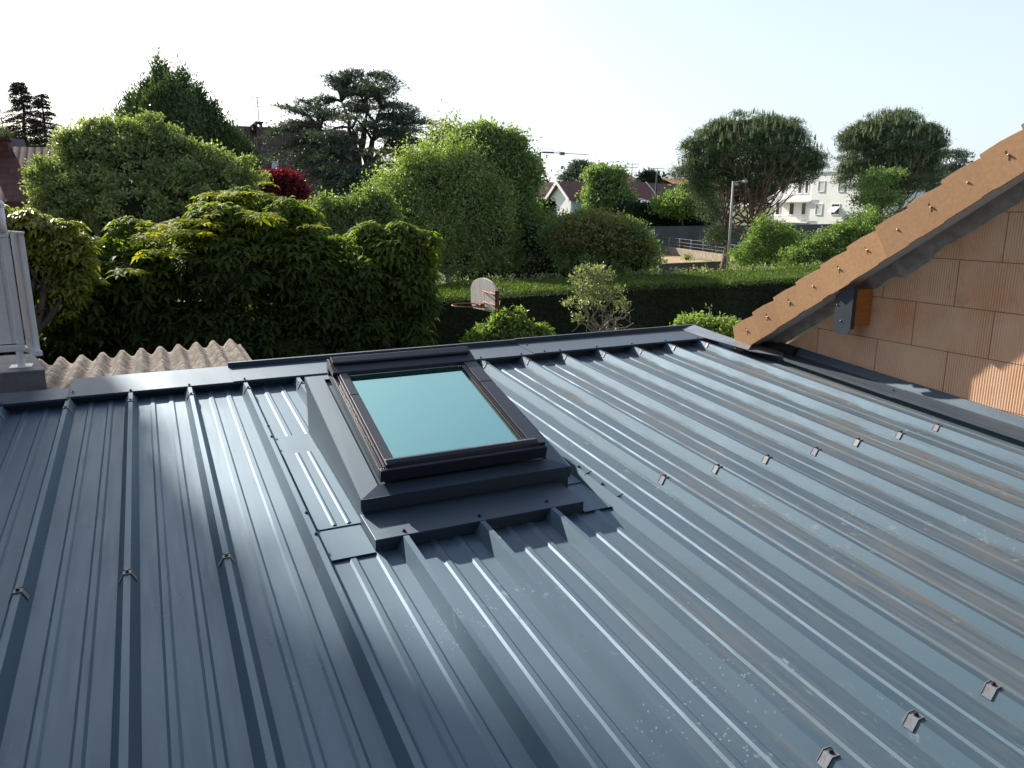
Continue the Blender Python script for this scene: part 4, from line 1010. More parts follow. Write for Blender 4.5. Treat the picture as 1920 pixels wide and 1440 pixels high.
t = tree("garden_bush", "wide rounded bush with brownish tips in front of the white house", "bush",
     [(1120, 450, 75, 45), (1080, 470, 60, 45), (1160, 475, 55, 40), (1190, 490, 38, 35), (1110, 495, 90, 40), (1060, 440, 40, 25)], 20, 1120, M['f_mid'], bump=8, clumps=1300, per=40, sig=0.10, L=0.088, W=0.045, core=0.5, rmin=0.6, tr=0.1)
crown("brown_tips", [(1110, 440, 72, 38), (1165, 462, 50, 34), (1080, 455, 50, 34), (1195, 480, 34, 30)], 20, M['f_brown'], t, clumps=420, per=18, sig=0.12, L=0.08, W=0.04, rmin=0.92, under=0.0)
tree("garden_bush", "dark bushy growth filling the gap between the dense tree and the brown-tipped bush", "bush", [(1020, 450, 50, 40), (1010, 500, 60, 40), (900, 515, 60, 25), (980, 520, 70, 22), (1060, 515, 60, 22), (1165, 520, 60, 16)], 21.5, 1020, M['f_mid'], bump=8,
     clumps=900, per=26, sig=0.16, L=0.09, W=0.045, core=0.75, tr=0.08)

# small plants between roof and hedge
tree("garden_shrub", "bright green leafy shrub round the foot of the basketball post", "shrub",
     [(955, 615, 32, 28), (925, 635, 40, 30), (985, 630, 35, 25), (900, 650, 30, 20), (1005, 640, 22, 18), (950, 665, 75, 35)], 10.8, 950, M['f_light'], bump=8, clumps=620, per=20, sig=0.05, L=0.075, W=0.036, core=0.6, tr=0.04)
t = thing("half_bare_shrub", "pale grey-leaved shrub with bare twisted branches in front of the hedge", "shrub", G(1120, 12.2))
mb = MB(); g = P(1120, 632, 12.2); rs = np.random.default_rng(5); random.seed(12)
limb(mb, G(1120, 12.2), g, 0.05, 0.035, 0.02)
for (px, py) in ((1095, 520), (1125, 505), (1145, 540), (1070, 585), (1080, 545), (1105, 560), (1160, 575), (1178, 590), (1185, 570), (1170, 620), (1188, 605), (1155, 610), (1140, 590)):
    e_ = P(px, py, 12.2 + rs.normal() * 0.15); pts = limb(mb, g, e_, 0.020, 0.005, 0.09, 7)
    for _ in range(7):
        q = pts[random.randint(3, 6)]; limb(mb, q, q + rs.normal(size=3) * [0.14, 0.1, 0.14] + [0, 0, 0.03], 0.006, 0.0025, 0.15, 4)
mb.build("trunk", M['greybark'], t)
crown("crown", [(1095, 530, 26, 28), (1125, 520, 26, 25), (1150, 555, 20, 18), (1075, 575, 18, 14), (1110, 560, 34, 25), (1085, 598, 14, 9), (1165, 575, 12, 9)], 12.2, M['f_pale'], t, clumps=150, per=12, sig=0.045, L=0.062, W=0.03, rmin=0.3)
tree("garden_shrub", "low yellow-green shrub with pale upright shoots beside the tip of the clay verge", "shrub",
     [(1300, 612, 34, 18), (1340, 612, 38, 14), (1370, 616, 22, 10), (1320, 640, 70, 25)], 9.2, 1320, M['f_light'], clumps=420, per=20, sig=0.035, L=0.045, W=0.022, core=0.6, tr=0.03, tint=lambda p: 0.3)
t = thing("sprouting_plant", "pale upright leafy shoots above the low yellow-green shrub", "plant", G(1318, 9.6))
mb = MB(); PP = []
for px, py in ((1300, 582), (1308, 590), (1318, 588), (1330, 575), (1326, 592), (1355, 590), (1360, 598), (1372, 596), (1382, 600)):
    a = P(px + 4, 640, 9.6); b_ = P(px, py, 9.6); mb.tube([a, b_], [0.006, 0.003], 5)
    u = rng.random(16)[:, None]; PP.append(a + (b_ - a) * (0.4 + 0.65 * u) + rng.normal(size=(16, 3)) * 0.018)
mb.build("stem", M['greybark'], t); PP = np.concatenate(PP)
leaf_mesh("leaves", PP, rng.normal(size=PP.shape) + [0, 0, .8], rng.normal(size=PP.shape), 0.05, 0.02, M['f_pale'], t)

# ------------------------------------------------------------------ umbrella pines
def umbrella_pine(label, shell, D, stems, seed, n=1500, limbs=60, under_lobes=None):
    rs = np.random.default_rng(seed); t = thing("umbrella_pine", label, "tree", G(stems[0][0], D), "umbrella pines")
    mb = MB(); ends = []
    for (bx, kx, ky, tx, ty, r) in stems:
        g = G(bx, D); k_ = P(kx, ky, D); e_ = P(tx, ty, D + rs.normal() * 0.3)
        a = limb(mb, g, k_, r, r * 0.72, 0.015, 5); b_ = limb(mb, k_, e_, r * 0.72, r * 0.25, 0.03, 8); ends.append(b_[1:] + a[3:])
    cs, cn, kk = lobe_points(shell, D, limbs, 0.62, 0.7)
    for c in cs:
        st = ends[rs.integers(len(ends))]; q = st[rs.integers(0, len(st) - 1)]
        if q[2] > c[2] - 0.6: q = min(st, key=lambda w: abs(w[2] - (c[2] - 2.5)))
        pts = limb(mb, q, c, 0.065, 0.015, 0.05, 6, sag=-0.05)
        for _ in range(3):
            p_ = pts[rs.integers(2, 6)]; limb(mb, p_, p_ + (c - q) * 0.10 + rs.normal(size=3) * 0.3, 0.02, 0.006, 0.05, 3)
    mb.build("trunk", M['pinebark'], t)
    cc, cn, kk = lobe_points(bumpy(shell, 7, 0.36, seed), D, n, 0.7, 0.7, 1.4)
    per = 76; idx = np.repeat(np.arange(n), per); rr = rng.random((n, 1))[idx]
    ax_ = unit(cn[idx] * 0.6 + np.array([0, 0, 0.6])); dd = unit(ax_ * 0.7 + rng.normal(size=(n * per, 3)) * 0.65)
    pos = cc[idx] + rng.normal(size=(n * per, 3)) * [0.24, 0.24, 0.11]
    leaf_mesh("crown", pos, dd, rng.normal(size=(n * per, 3)), 0.21 * (0.6 + 0.8 * rng.random(n * per)), 0.042, M['f_pine'], t, np.clip(rr[:, 0] * 0.6 + 0.4 * rng.random(n * per), 0, 1), simple_tri=True)
    # upright candles
    cc, cn, kk = lobe_points(shell, D, 900, 0.96, 0.0); up = cn[:, 2] > 0.35; cc = cc[up]; m = len(cc)
    idx = np.repeat(np.arange(m), 5); pos = cc[idx] + rng.normal(size=(m * 5, 3)) * 0.03
    leaf_mesh("candles", pos, rng.normal(size=(m * 5, 3)) * 0.12 + [0, 0, 1], rng.normal(size=(m * 5, 3)), 0.42 * (0.7 + 0.5 * rng.random(m * 5)), 0.055, M['f_pine'], t, np.full(m * 5, 0.95), simple_tri=True)
    if under_lobes:
        crown("low_foliage", under_lobes, D, M['f_pine'], t, clumps=260, per=26, sig=0.22, L=0.18, W=0.04, rmin=0.2, under=0.7)
    return t
umbrella_pine("umbrella pine with two trunks standing left of the white apartment block", [(1405, 290, 118, 62), (1335, 298, 62, 48), (1478, 298, 64, 48), (1308, 322, 40, 30), (1505, 322, 40, 30), (1405, 258, 84, 42), (1365, 262, 50, 34), (1450, 262, 52, 34), (1420, 335, 80, 34), (1338, 330, 52, 38), (1476, 330, 55, 36), (1310, 350, 24, 28)],
              52, [(1352, 1368, 440, 1372, 300, 0.26), (1415, 1412, 470, 1410, 280, 0.30), (1424, 1420, 400, 1450, 290, 0.17)], 21, limbs=95,
              under_lobes=[(1318, 362, 24, 30), (1338, 405, 24, 30), (1350, 440, 24, 20), (1330, 452, 16, 12)])
umbrella_pine("umbrella pine standing right of the white apartment block, partly behind the clay verge", [(1662, 285, 92, 58), (1605, 290, 44, 44), (1722, 290, 48, 44), (1665, 250, 66, 38), (1752, 275, 28, 34), (1690, 335, 72, 44), (1615, 335, 46, 36), (1735, 320, 36, 36), (1655, 345, 60, 34)],
              55, [(1648, 1648, 430, 1650, 290, 0.30), (1690, 1690, 400, 1700, 290, 0.2)], 22, limbs=70)
tree("young_tree", "loose light-green tree growing in front of the right umbrella pine", "tree", [(1640, 340, 26, 22), (1672, 332, 22, 16), (1625, 375, 26, 22), (1660, 380, 34, 24), (1612, 410, 20, 18), (1582, 440, 18, 16)], 47, 1640, M['f_mid'],
     clumps=300, per=24, sig=0.22, L=0.15, W=0.07, rmin=0.1, core=0, tr=0.1)
tree("cedar_tree", "far cedar branch tips showing right of the right umbrella pine", "tree", [(1780, 300, 32, 18), (1790, 330, 30, 20)], 60, 1790, M['f_cedar'], clumps=160, per=26, sig=0.3, L=0.3, W=0.06, up=0.9, flat=0.2, core=0)
tree("field_shrub", "light green leafy shrub at the foot of the two-trunked pine", "shrub", [(1440, 440, 30, 32), (1420, 470, 34, 28), (1465, 465, 38, 30), (1400, 490, 30, 18), (1450, 495, 45, 20)], 44, 1440, M['f_light'], bump=8,
     clumps=520, per=26, sig=0.2, L=0.14, W=0.065, rmin=0.15, core=0, tr=0.06, hang=-.3)
tree("field_shrub", "broad green shrub mass between the pine foot and the clay verge", "shrub", [(1500, 480, 50, 24), (1550, 475, 50, 28), (1590, 455, 40, 30), (1530, 500, 80, 20), (1620, 440, 40, 40)], 42, 1540, M['f_light'], bump=8,
     clumps=900, per=26, sig=0.18, L=0.14, W=0.065, rmin=0.25, core=0.3, tr=0.06)
tree("field_shrub", "pale leafy bush straight below the lamp post's right side at the low wall", "shrub", [(1288, 485, 8, 5), (1395, 500, 20, 9)], 50, 1395, M['f_light'], clumps=90, per=20, sig=0.15, L=0.12, W=0.06, core=0.5, tr=0.03)

# ------------------------------------------------------------------ far buildings (facades parallel to the roof's own axes)
def on_x(px, py, X):
    d = _fw + _r * (px - 960) / F - _u * (py - 720) / F; return CAM + d * ((X - CAM[0]) / d[0])
def on_y(px, py, Y):
    d = _fw + _r * (px - 960) / F - _u * (py - 720) / F; return CAM + d * ((Y - CAM[1]) / d[1])
def gable_roof(mb, x0, x1, y0, y1, ze, zr_, oh=0.4, th=0.18, ridge='x'):
    if ridge == 'x':
        ym = (y0 + y1) / 2; sl = (zr_ - ze) / (ym - y0)
        for ya in (y0 - oh, y1 + oh):
            sgn = -1 if ya < ym else 1; zz = ze - sl * oh
            mb.slab([(x0 - oh, ya, zz), (x1 + oh, ya, zz), (x1 + oh, ym, zr_), (x0 - oh, ym, zr_)], (0, 0, th))
    else:
        xm = (x0 + x1) / 2; sl = (zr_ - ze) / (xm - x0)
        for xa in (x0 - oh, x1 + oh):
            zz = ze - sl * oh; mb.slab([(xa, y0 - oh, zz), (xa, y1 + oh, zz), (xm, y1 + oh, zr_), (xm, y0 - oh, zr_)], (0, 0, th))
def aerial(label, px, pyt, pyb, D, parts=3, w=0.5, group="roof aerials"):
    t = thing("roof_aerial", label, "aerial", P(px, pyb, D), group); mb = MB()
    a = P(px, pyb, D); b_ = a.copy(); b_[2] = hz(pyt, D); r = 0.016 * D / 30
    mb.tube([a, b_], r, 5); mb.build("mast", M['crane'], t)
    for i in range(parts):
        z = b_[2] - (b_[2] - a[2]) * (0.03 + 0.16 * i); mb = MB(); k = w * (1 - 0.15 * i)
        mb.tube([[b_[0] - k * 0.5, b_[1] + k * .2, z], [b_[0] + k * 0.5, b_[1] - k * .2, z]], r * 0.6, 4)
        for q in (-0.3, 0, 0.3): mb.tube([[b_[0] + k * q - .05, b_[1] - k * .4 * q - 0.15 * w, z], [b_[0] + k * q + .05, b_[1] - k * .4 * q + 0.15 * w, z]], r * 0.5, 4)
        mb.build("element", M['crane'], t)
# left: red-tiled house
c0 = on_y(105, 378, 26.0); t = thing("red_roofed_house", "cream house with wet-looking red tiled roof at the left edge", "house", (c0[0] - 6, 30, 0))
x1 = c0[0]; y0 = 26.0; ze = c0[2]; zrd = on_y(60, 285, 29.6)[2]
mb = MB(); mb.box(x1 - 16, x1, y0, y0 + 7.2, 0, ze - 0.05); mb.build("wall", M['cream'], t)
mb = MB(); gable_roof(mb, x1 - 16, x1, y0, y0 + 7.2, ze, zrd, 0.35); o = mb.build("roof", M['redtile'], t)
for px0, px1, pyt in ((-22, 20, 264),):
    a = on_y(px0, 290, 29.0); b_ = on_y(px1, 290, 29.0); zt_ = on_y(0, pyt, 29.0)[2]
    mb = MB(); mb.box(a[0], b_[0], 28.7, 29.5, ze, zt_); mb.box(a[0] - 0.08, b_[0] + 0.08, 28.62, 29.58, zt_ + 0.001, zt_ + 0.12); mb.build("chimney", M['redtile'], o)
mb = MB(); a = P(25, 262, 33.5); mb.slab([P(18, 260, 33.4), P(28, 260, 33.6), P(36, 284, 33.6), P(22, 284, 33.4)], (0.3, 0.3, 0)); mb.build("ridge_vent", M['crane'], o)
aerial("tall aerial on the red-roofed house at the left edge", 12, 190, 285, 33, 2, 0.9)
# dark-roofed house behind the cedar
YB = 38.0; a = on_y(405, 237, YB + 4); b_ = on_y(640, 250, YB + 4); e0 = on_y(480, 345, YB)
t = thing("dark_roofed_house", "house with steep dark brown tiled roof half hidden behind cypress and cedar", "house", (a[0] + 4, YB + 4, 0))
ze = e0[2] - 1.0; mb = MB(); mb.box(a[0], b_[0], YB, YB + 8, 0, ze - 0.05); mb.build("wall", M['cream'], t)
mb = MB(); gable_roof(mb, a[0], b_[0], YB, YB + 8, ze, a[2] - 0.1, 0.3); o = mb.build("roof", M['darktile'], t)
for px0, px1, pyt, pyb in ((478, 492, 229, 262), (472, 477, 234, 244), (545, 557, 231, 250)):
    a1 = on_y(px0, pyt, YB + 3.6); b1 = on_y(px1, pyb, YB + 3.6); w = b1[0] - a1[0]; mb = MB()
    mb.box(a1[0], b1[0], YB + 3.2, YB + 4.0, b1[2], a1[2] - 0.38)
    for q in (0, 0.78): mb.box(a1[0] + w * q, a1[0] + w * (q + 0.22), YB + 3.2, YB + 4.0, a1[2] - 0.379, a1[2] - 0.07)
    mb.box(a1[0] - 0.06, b1[0] + 0.06, YB + 3.1, YB + 4.1, a1[2] - 0.069, a1[2]); mb.build("chimney", M['darktile'], o)
sl = (a[2] - 0.1 - ze) / 4.0
def on_roof(px, py):   # front slope plane
    d = _fw + _r * (px - 960) / F - _u * (py - 720) / F
    # z = ze + sl*(y-YB)+0.2
    k = (ze + 0.2 + sl * (CAM[1] - YB) - CAM[2]) / (d[2] - sl * d[1]); return CAM + d * k
mb = MB(); q = [on_roof(x, y) for x, y in ((509, 318), (523, 318), (521, 304), (510, 304))]; nrm_ = unit(np.array([0, -sl, 1.0]))
mb.slab(q, nrm_ * 0.08); mb.build("roof_light", M['shutter'], t)
aerial("slim aerial above the chimney of the dark-roofed house", 486, 183, 234, 44.5, 3, 0.7)

# white gabled house
D1 = 95; c1 = P(1070, 383, D1); XH, YH = c1[0], c1[1]
g1 = on_x(1031, 383, XH); YG = g1[1]; xe = on_y(1226, 383, YH)[0]; ze = on_x(1070, 371, XH)[2]; ap = on_x(1049, 342, XH - 0.4)
t = thing("white_gabled_house", "white gabled house with brown-red tiled roof and a conservatory in the middle distance", "house", (XH + 6, (YH + YG) / 2, 0))
ym = (YH + YG) / 2; zr1 = ap[2]
mb = MB(); mb.add([(XH, YH, 0), (XH, YH, ze), (XH, ym, zr1 - 0.1), (XH, YG, ze), (XH, YG, 0), (XH + 0.3, YH, 0), (XH + 0.3, YH, ze), (XH + 0.3, ym, zr1 - 0.1), (XH + 0.3, YG, ze), (XH + 0.3, YG, 0)],
    [(0, 1, 2, 3, 4), (9, 8, 7, 6, 5), (0, 5, 6, 1), (1, 6, 7, 2), (2, 7, 8, 3), (3, 8, 9, 4)]); mb.build("gable_wall", M['whitewall'], t)
mb = MB(); mb.box(XH + 0.301, xe, YH, YG, 0, ze - 0.02); mb.build("side_wall", M['blueshade'], t)
mb = MB(); gable_roof(mb, XH, xe, YH, YG, ze, zr1, 0.5, 0.2); mb.build("roof", M['brownred'], t)
for sx in (XH - 0.62, xe + 0.52):
    mb = MB(); sl1 = (zr1 - ze) / (ym - YH)
    for ya in (YH - 0.55, YG + 0.55):
        zz = ze - sl1 * 0.55; mb.slab([(sx, ya, zz - 0.2), (sx, ym, zr1 - 0.2), (sx, ym, zr1 + 0.25), (sx, ya, zz + 0.25)], (0.1, 0, 0))
    mb.build("barge_board", M['white'], t)
a = on_y(1085, 378, YH); b_ = on_y(1094, 395, YH)
mb = MB(); mb.box(a[0], b_[0], YH - 0.06, YH - 0.002, b_[2], a[2]); mb.build("shutter", M['blueshade'], t)
a = on_y(1178, 374, YH - 3); b_ = on_y(1225, 412, YH - 3); zc = on_y(1200, 382, YH - 3)[2]
o = None
mb = MB(); mb.slab([(a[0] - 1, YH - 3.1, zc), (b_[0], YH - 3.1, zc), (b_[0], YH - 0.1, ze - 0.1), (a[0] - 1, YH - 0.1, ze - 0.1)], (0, 0, 0.12)); o = mb.build("conservatory_roof", M['shutter'], t)
mb = MB(); 
xs = np.linspace(a[0] - 1, b_[0], 8)
for x in xs: mb.box(x - 0.09, x + 0.09, YH - 3.0, YH - 2.86, 0, zc)
for z in (0.9, (zc + 0.9) / 2, zc - 0.2): mb.box(xs[0] + .1, xs[-1] - .1, YH - 2.99, YH - 2.87, z - 0.08, z + 0.08)
mb.build("conservatory_frame", M['white'], t)
mb = MB(); mb.box(xs[0], xs[-1], YH - 2.85, YH - 2.83, 0.9, zc - 0.01); mb.build("conservatory_glass", M['glassdark'], t)
mb = MB(); mb.box(xs[0], xs[-1], YH - 2.98, YH - 2.88, 0, 0.88); mb.build("plinth", M['whitewall'], t)
# roofs further back
def far_house(label, px0, px1, pr, pe, D, mat, wall, group=None):
    Y = P((px0 + px1) / 2, pe, D)[1]; a = on_y(px0, pr, Y + 4); b_ = on_y(px1, pr, Y + 4); z_e = on_y(px0, pe, Y)[2]
    t = thing("far_house", label, "house", ((a[0] + b_[0]) / 2, Y, 0), group)
    mb = MB(); mb.box(a[0], b_[0], Y, Y + 8, 0, z_e - 0.05); mb.build("wall", M[wall], t)
    mb = MB(); gable_roof(mb, a[0], b_[0], Y, Y + 8, z_e, a[2], 0.4); mb.build("roof", M[mat], t); return t
far_house("brown-roofed house just right of the white gabled one", 1216, 1330, 346, 376, 112, 'browntile', 'cream')
t = far_house("pale-walled house with brown roof peeping over the round tree", 1148, 1172, 326, 338, 135, 'browntile', 'cream')
far_house("brown roof left of the white gable behind the dense tree", 960, 1048, 343, 366, 108, 'brownred', 'whitewall')
far_house("distant orange-roofed house under the pine's left edge", 1248, 1320, 336, 347, 150, 'claytile', 'cream')
tree("round_tree", "round green tree standing before the white gabled house", "tree", [(1137, 350, 36, 28), (1118, 375, 24, 25), (1155, 378, 27, 25), (1137, 395, 32, 22)], 82, 1137, M['f_mid'], bump=8,
     clumps=900, per=22, sig=0.42, L=0.36, W=0.2, core=0.75, tr=0.2)
tree("far_conifer", "far cedar with flat branches above the white house's ridge", "tree", [(1085, 325, 16, 12), (1075, 333, 18, 7), (1095, 317, 9, 8), (1088, 310, 8, 4)], 130, 1085, M['f_cedar'], clumps=260, per=14, sig=0.5, L=0.8, W=0.22, up=0.8, flat=0.3, core=0)
tree("far_conifer", "small dark round conifer above the brown roofs left of the pine", "tree", [(1216, 334, 12, 9), (1226, 340, 9, 7), (1208, 340, 8, 6)], 130, 1216, M['f_dark'], clumps=260, per=14, sig=0.4, L=0.5, W=0.2, core=0.6)
for lab, px, D in (("thin aerial left of the round tree's top", 1148, 135), ("tall aerial right of the round tree's top", 1184, 120), ("white aerial beside the small dark conifer", 1232, 118)):
    aerial(lab, px, {1148: 303, 1184: 307, 1232: 315}[px], 345, D, 2, 2.0)
t = thing("utility_pole", "dark wooden utility pole right of the conservatory", "pole", G(1226, 88)); mb = MB(); g = G(1226, 88)
mb.tube([g, [g[0], g[1], hz(329, 88)]], [0.14, 0.1], 7); mb.build("pole", M['bark'], t)
def hedge_block(label, px0, px1, pyt, D, depth, mat, wob=0.25, n=9000, L=0.35):
    Y = P((px0 + px1) / 2, pyt, D)[1]; a = on_y(px0, pyt, Y); b_ = on_y(px1, pyt, Y); z = a[2]
    t = thing("tall_hedge", label, "hedge", ((a[0] + b_[0]) / 2, Y, 0))
    mb = MB(); mb.box(a[0] + .3, b_[0] - .3, Y + 0.3, Y + depth, 0, z - 0.3); mb.build("shade_core", M['core'], t)
    p1 = np.stack([rng.uniform(a[0], b_[0], n), Y + np.abs(rng.normal(size=n)) * 0.3, z * rng.random(n)], 1)
    p2 = np.stack([rng.uniform(a[0], b_[0], n // 2), rng.uniform(Y, Y + depth, n // 2), z + rng.normal(size=n // 2) * wob - 0.2], 1)
    p = np.concatenate([p1, p2]); leaf_mesh("foliage", p, rng.normal(size=p.shape) + [0, -.3, .5], rng.normal(size=p.shape) + [0, -.5, .5], L, L * 0.5, M[mat], t)
hedge_block("dark tall hedge in front of the conservatory on top of the block wall", 1186, 1345, 386, 80, 3.0, 'f_dark')
hedge_block("dark clipped bush at the left corner of the white gabled house", 1018, 1042, 381, 88, 3.0, 'f_dark', n=2500)
tree("far_tree", "light green tree top above the dark tall hedge", "tree", [(1275, 385, 45, 14), (1300, 370, 35, 22), (1250, 388, 25, 12)], 78, 1280, M['f_light'], clumps=420, per=22, sig=0.4, L=0.32, W=0.16, core=0.5, tr=0.12)
tg = thing("far_treeline", "", "trees", (0, 0, 0)); bpy.data.objects.remove(tg)
# distant belt of trees that reads as one mass
LB = [(px, 352 + 10 * math.sin(px * .05), 40, 22) for px in range(-400, 2600, 36)]
o = crown("distant_treeline", LB, 260, M['f_mid'], None, clumps=2600, per=10, sig=1.6, L=1.6, W=0.9, core=0) if False else None
cc, cn, kk = lobe_points([(px, 366 + 7 * math.sin(px * .05), 30, 20 + 6 * math.sin(px * 0.021)) for px in range(-500, 2700, 34)], 300, 5200, 0.6, 0.3)
idx = np.repeat(np.arange(5200), 10); pos = cc[idx] + rng.normal(size=(52000, 3)) * 1.2
o = leaf_mesh("distant_trees", pos, rng.normal(size=pos.shape), rng.normal(size=pos.shape) + [0, 0, .6], 1.9, 1.2, M['f_dark'], None)
tag(o, "distant belt of trees along the horizon", "trees", kind="stuff")

# long block wall, low wall, old stone wall with wire fence
Yw = P(1300, 425, 78)[1]; a = on_y(1130, 425, Yw); b_ = on_y(1640, 420, Yw); zt_ = on_y(1300, 425, Yw)[2]
t = thing("block_wall", "long dark grey block wall across the far end of the field", "wall", ((a[0] + b_[0]) / 2, Yw, 0))
mb = MB(); mb.box(a[0], b_[0] + 14, Yw, Yw + 0.25, 0, zt_); mb.build("wall_body", M['block'], t)
mb = MB(); mb.box(a[0], b_[0] + 14, Yw - 0.04, Yw + 0.29, zt_ + 0.001, zt_ + 0.07); mb.build("coping", M['block'], t)
Yl = P(1320, 495, 53)[1]; a = on_y(1170, 495, Yl); b_ = on_y(1440, 495, Yl); zt_ = on_y(1320, 493, Yl)[2]
t = thing("low_wall", "low brown rendered wall behind the clipped hedge", "wall", ((a[0] + b_[0]) / 2, Yl, 0))
mb = MB(); mb.box(a[0], b_[0], Yl, Yl + 0.3, 0, zt_); mb.build("wall_body", M['lowwall'], t)
mb = MB(); mb.box(a[0], b_[0], Yl - 0.03, Yl + 0.33, zt_ + 0.001, zt_ + 0.06); mb.build("coping", M['block'], t)
pa, pb = G(1215, 80), G(1392, 61); t = thing("stone_wall", "old sunlit stone wall running diagonally across the field edge", "wall", (pa + pb) / 2)
mb = MB(); dv = unit(pb - pa); sdv = np.array([-dv[1], dv[0], 0]) * 0.3
mb.slab([pa, pb, pb + [0, 0, 0.65], pa + [0, 0, 0.75]], sdv); mb.build("wall_body", M['stonewall'], t)
t = thing("wire_fence", "thin grey wire fence on top of the old stone wall", "fence", (pa + pb) / 2 + sdv)
for i in range(9):
    q = pa + (pb - pa) * i / 8 + sdv * 0.5; zq = 0.72; mb = MB(); mb.tube([q + [0, 0, zq], q + [0, 0, zq + 0.9]], 0.028, 5); mb.build("post", M['pole'], t)
mb = MB()
for h in (0.25, 0.55, 0.87): mb.tube([pa + sdv * 0.5 + [0, 0, 0.76 + h], pb + sdv * .5 + [0, 0, 0.66 + h]], 0.010, 4)
mb.build("wires", M['pole'], t)
# lamp post
t = thing("lamp_post", "tall slim grey lamp post in front of the two-trunked umbrella pine", "lamp post", G(1363, 49)); g = G(1363, 49); top = P(1369, 341, 49); top[:2] = g[:2]
mb = MB(); mb.tube([g, top], [0.10, 0.07], 10); mb.build("pole", M['pole'], t)
mb = MB(); rr_ = _r * 1.0; mb.tube([top - [0, 0, 0.1], top + rr_ * 0.35 + [0, 0, 0.0], top + rr_ * 0.75], 0.03, 6); mb.build("arm", M['pole'], t)
for q, dz in ((0.18, -0.18), (0.72, 0.0)):
    mb = MB(); c = top + rr_ * q + [0, 0, dz]; mb.box(c[0] - 0.12, c[0] + 0.12, c[1] - 0.12, c[1] + 0.12, c[2] - 0.09, c[2] + 0.06); mb.build("floodlight", M['pole'], t, False, 0.02)
# swing frame
t = thing("swing_frame", "bare metal swing frame in front of the block wall", "swing", G(1545, 72)); mb = MB()
a, b_ = P(1534, 429, 72), P(1563, 431, 72)
mb.tube([a, b_], 0.05, 6); mb.build("top_bar", M['pole'], t)
for p_, dx in ((a, -0.45), (a, 0.3), (b_, -0.3), (b_, 0.4)):
    mb = MB(); mb.tube([p_, [p_[0] + dx, p_[1] + dx, 0]], 0.045, 6); mb.build("leg", M['pole'], t)
# white apartment block
D2 = 118; XA = P(1560, 380, D2)[0]
ya = on_x(1600, 380, XA)[1]; yb = on_x(1520, 380, XA)[1]; yc = on_x(1440, 380, XA)[1]; zt_ = on_x(1560, 323, XA)[2]
t = thing("apartment_block", "white flat-roofed apartment block with balconies between the two umbrella pines", "building", (XA + 6, (ya + yc) / 2, 0))
mb = MB(); mb.box(XA, XA + 14, ya - 6, yb, 0, zt_); mb.box(XA + 1.6, XA + 14, yb + 0.001, yc, 0, zt_ - 0.3); mb.build("wall", M['whitewall'], t)
mb = MB(); mb.box(XA - 0.25, XA + 14.3, ya - 6.3, yb + 0.2, zt_ + 0.001, zt_ + 0.25); mb.build("roof_slab", M['shutter'], t)
def opening(px0, px1, py0, py1, X, m='shutter', nm="window"):
    a, b_ = on_x(px0, py1, X), on_x(px1, py0, X); mb = MB()
    y_0, y_1 = sorted((a[1], b_[1])); mb.box(X - 0.02, X - 0.005, y_0, y_1, a[2], b_[2]); o = mb.build(nm, M[m], t)
    mb = MB(); k = 0.09
    mb.box(X - 0.10, X - 0.021, y_0 - k, y_0, a[2] - k, b_[2] + k); mb.box(X - 0.10, X - 0.021, y_1, y_1 + k, a[2] - k, b_[2] + k)
    mb.box(X - 0.10, X - 0.021, y_0 + .001, y_1 - .001, b_[2], b_[2] + k); mb.box(X - 0.14, X - 0.021, y_0 + .001, y_1 - .001, a[2] - k, a[2]); mb.build("frame", M['white'], o)
    return o
for q in ((1534, 1547, 340, 359), (1572, 1584, 340, 359), (1529, 1542, 383, 402)): opening(*q, XA)
o = opening(1559, 1575, 383, 402, XA, 'glassdark')
a = on_x(1559, 398, XA); b_ = on_x(1575, 388, XA); mb = MB(); mb.slab([(XA - 0.02, a[1], b_[2]), (XA - 0.02, b_[1], b_[2]), (XA - 1.1, b_[1], a[2]), (XA - 1.1, a[1], a[2])], (0, 0, 0.05)); mb.build("awning", M['white'], t)
for q in ((1510, 1517, 340, 362), (1497, 1505, 340, 362), (1503, 1512, 381, 402), (1480, 1490, 381, 402), (1466, 1474, 340, 362), (1455, 1463, 381, 402)): opening(*q, XA + 1.6, 'glassdark', "balcony_door")
for py in (377, 416):
    z = on_x(1505, py, XA)[2]; mb = MB(); mb.box(XA - 0.5, XA + 1.59, yb + 0.01, yc - 0.5, z - 0.18, z); o = mb.build("balcony", M['whitewall'], t)
    mb = MB(); mb.tube([(XA - 0.45, yb + 0.05, z + 1.0), (XA - 0.45, yc - 0.55, z + 1.0)], 0.05, 5)
    for i in range(40):
        y = yb + 0.05 + (yc - yb - 0.6) * i / 39; mb.tube([(XA - 0.45, y, z), (XA - 0.45, y, z + 1.0)], 0.028, 4)
    mb.build("railing", M['white'], o)
# crane
t = thing("tower_crane", "tower crane with long horizontal jib far beyond the dense green tree", "crane", G(1012, 300)); g = G(1012, 300); zt_ = hz(287, 300)
mb = MB(); mb.tube([g, [g[0], g[1], zt_]], 0.36, 4); mb.build("mast", M['crane'], t)
top = np.array([g[0], g[1], zt_]); apx = P(1005, 276, 300); je = P(1103, 290, 300)
mb = MB(); mb.tube([top, apx], 0.2, 4); mb.build("counter_jib", M['crane'], t)
mb = MB(); mb.tube([top + [0, 0, 0.0], je], [0.20, 0.12], 4); mb.build("jib", M['cranepale'], t)
mb = MB(); mb.tube([apx, top + (je - top) * 0.5 + [0, 0, 0.3]], 0.07, 4); mb.build("tie", M['cranepale'], t)
mb = MB(); c = top + (je - top) * 0.45; mb.box(c[0] - 0.9, c[0] + 0.9, c[1] - .6, c[1] + .6, c[2] - 0.7, c[2] + 0.4); mb.build("trolley", M['crane'], t)
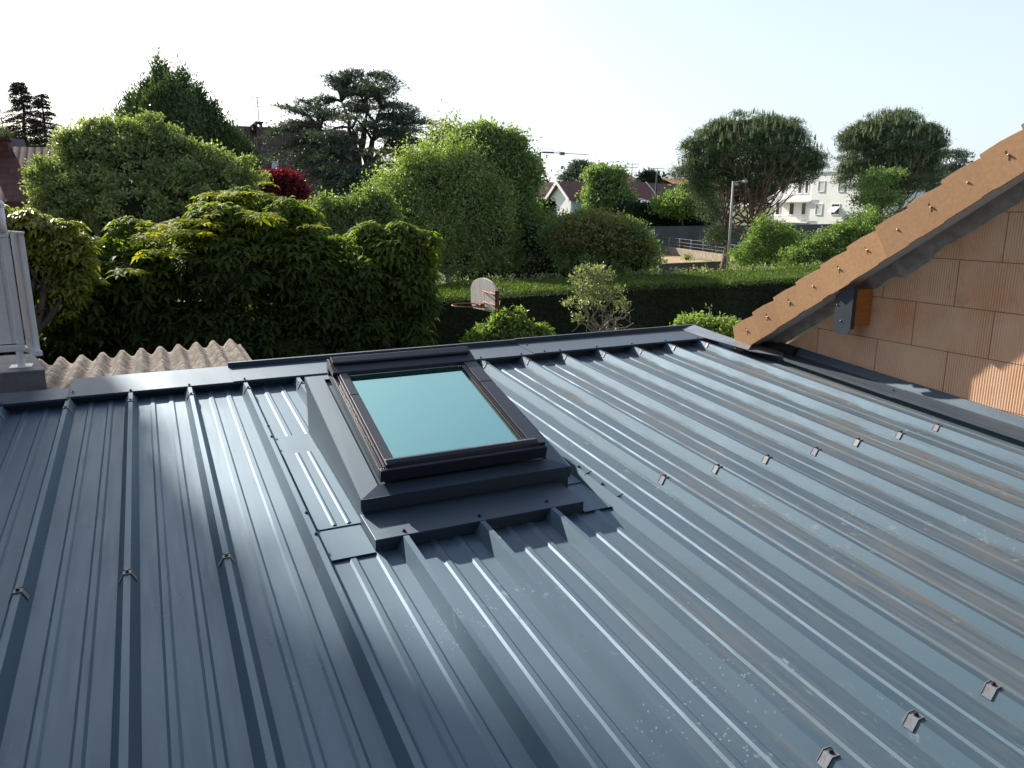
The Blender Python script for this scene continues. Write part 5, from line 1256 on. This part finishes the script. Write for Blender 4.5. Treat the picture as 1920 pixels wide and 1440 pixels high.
mb = MB(); c = top + (je - top) * 0.16; mb.box(c[0] - 2.4, c[0] + 2.4, c[1] - .4, c[1] + .4, c[2] - 0.3, c[2] + 0.3); mb.build("cabin_block", M['crane'], t)
mb = MB(); c = top + (je - top) * 0.45; mb.box(c[0] - .35, c[0] + .35, c[1] - .35, c[1] + .35, c[2] - 6, c[2] - 4.8); mb.tube([[c[0], c[1], c[2] - 4.8], [c[0], c[1], c[2] - 0.9]], 0.06, 4); mb.build("hook", M['crane'], t)
# tree on the left edge beyond the house
tree("far_tree", "dull green tree at the left edge behind the chimney", "tree", [(10, 268, 28, 16), (30, 280, 20, 14)], 48, 10, M['f_olive'], clumps=160, per=20, sig=0.3, L=0.3, W=0.14, core=0.6)


# ------------------------------------------------------------------ tall plane tree left of the view: its crown shades the left strip of the roof
def pix(Pw):
    d = np.array(Pw, float) - CAM; z = d @ _fw; return 960 + F * (d @ _r) / z, 720 - F * (d @ _u) / z, z
t = thing("plane_tree", "tall leafy plane tree in the neighbouring garden left of the cypress", "tree", (-9.0, 21.0, 0))
mb = MB(); limb(mb, (-9.0, 21.0, 0), (-9.0, 21.0, 9), 0.45, 0.3, 0.01)
cs_ = [(-7.25, 20, z_, 2.2, 1.9) for z_ in (8.5, 10.2, 11.9, 13.6, 15.3, 17.0, 18.7, 20.2)] + [(-10.8, 21, 16, 3, 3), (-13, 21, 13.5, 3.2, 3.2), (-10.4, 21, 19, 3.0, 2.6), (-10.6, 21, 11.5, 3, 2.6), (-14.5, 21, 17.5, 3, 3)]
for x, y, z, a, b in cs_: limb(mb, (-9.0, 21.0, 8.5), (x, y, z), 0.2, 0.05, 0.04)
mb.build("trunk", M['bark'], t)
LL = []
for x, y, z, a, b in cs_:
    px, py, D_ = pix((x, y, z)); LL.append((px, py, a * F / D_, b * F / D_, D_ - 20.0, a * F / D_))
# lobe_world scales with D, so build the lobes directly
_lw = lobe_world
def lobe_world(l, D): return np.array(l[:3]), np.array(l[3:6])
crown("crown", [(x, y, z, a, a, b) for x, y, z, a, b in cs_], 1, M['f_mid'], t, clumps=1500, per=26, sig=0.2, L=0.2, W=0.18, rmin=0.6, under=0.7)
core_mesh("shade_core", [(x, y, z, a, a, b) for x, y, z, a, b in cs_], 1, t, 1.0)
lobe_world = _lw
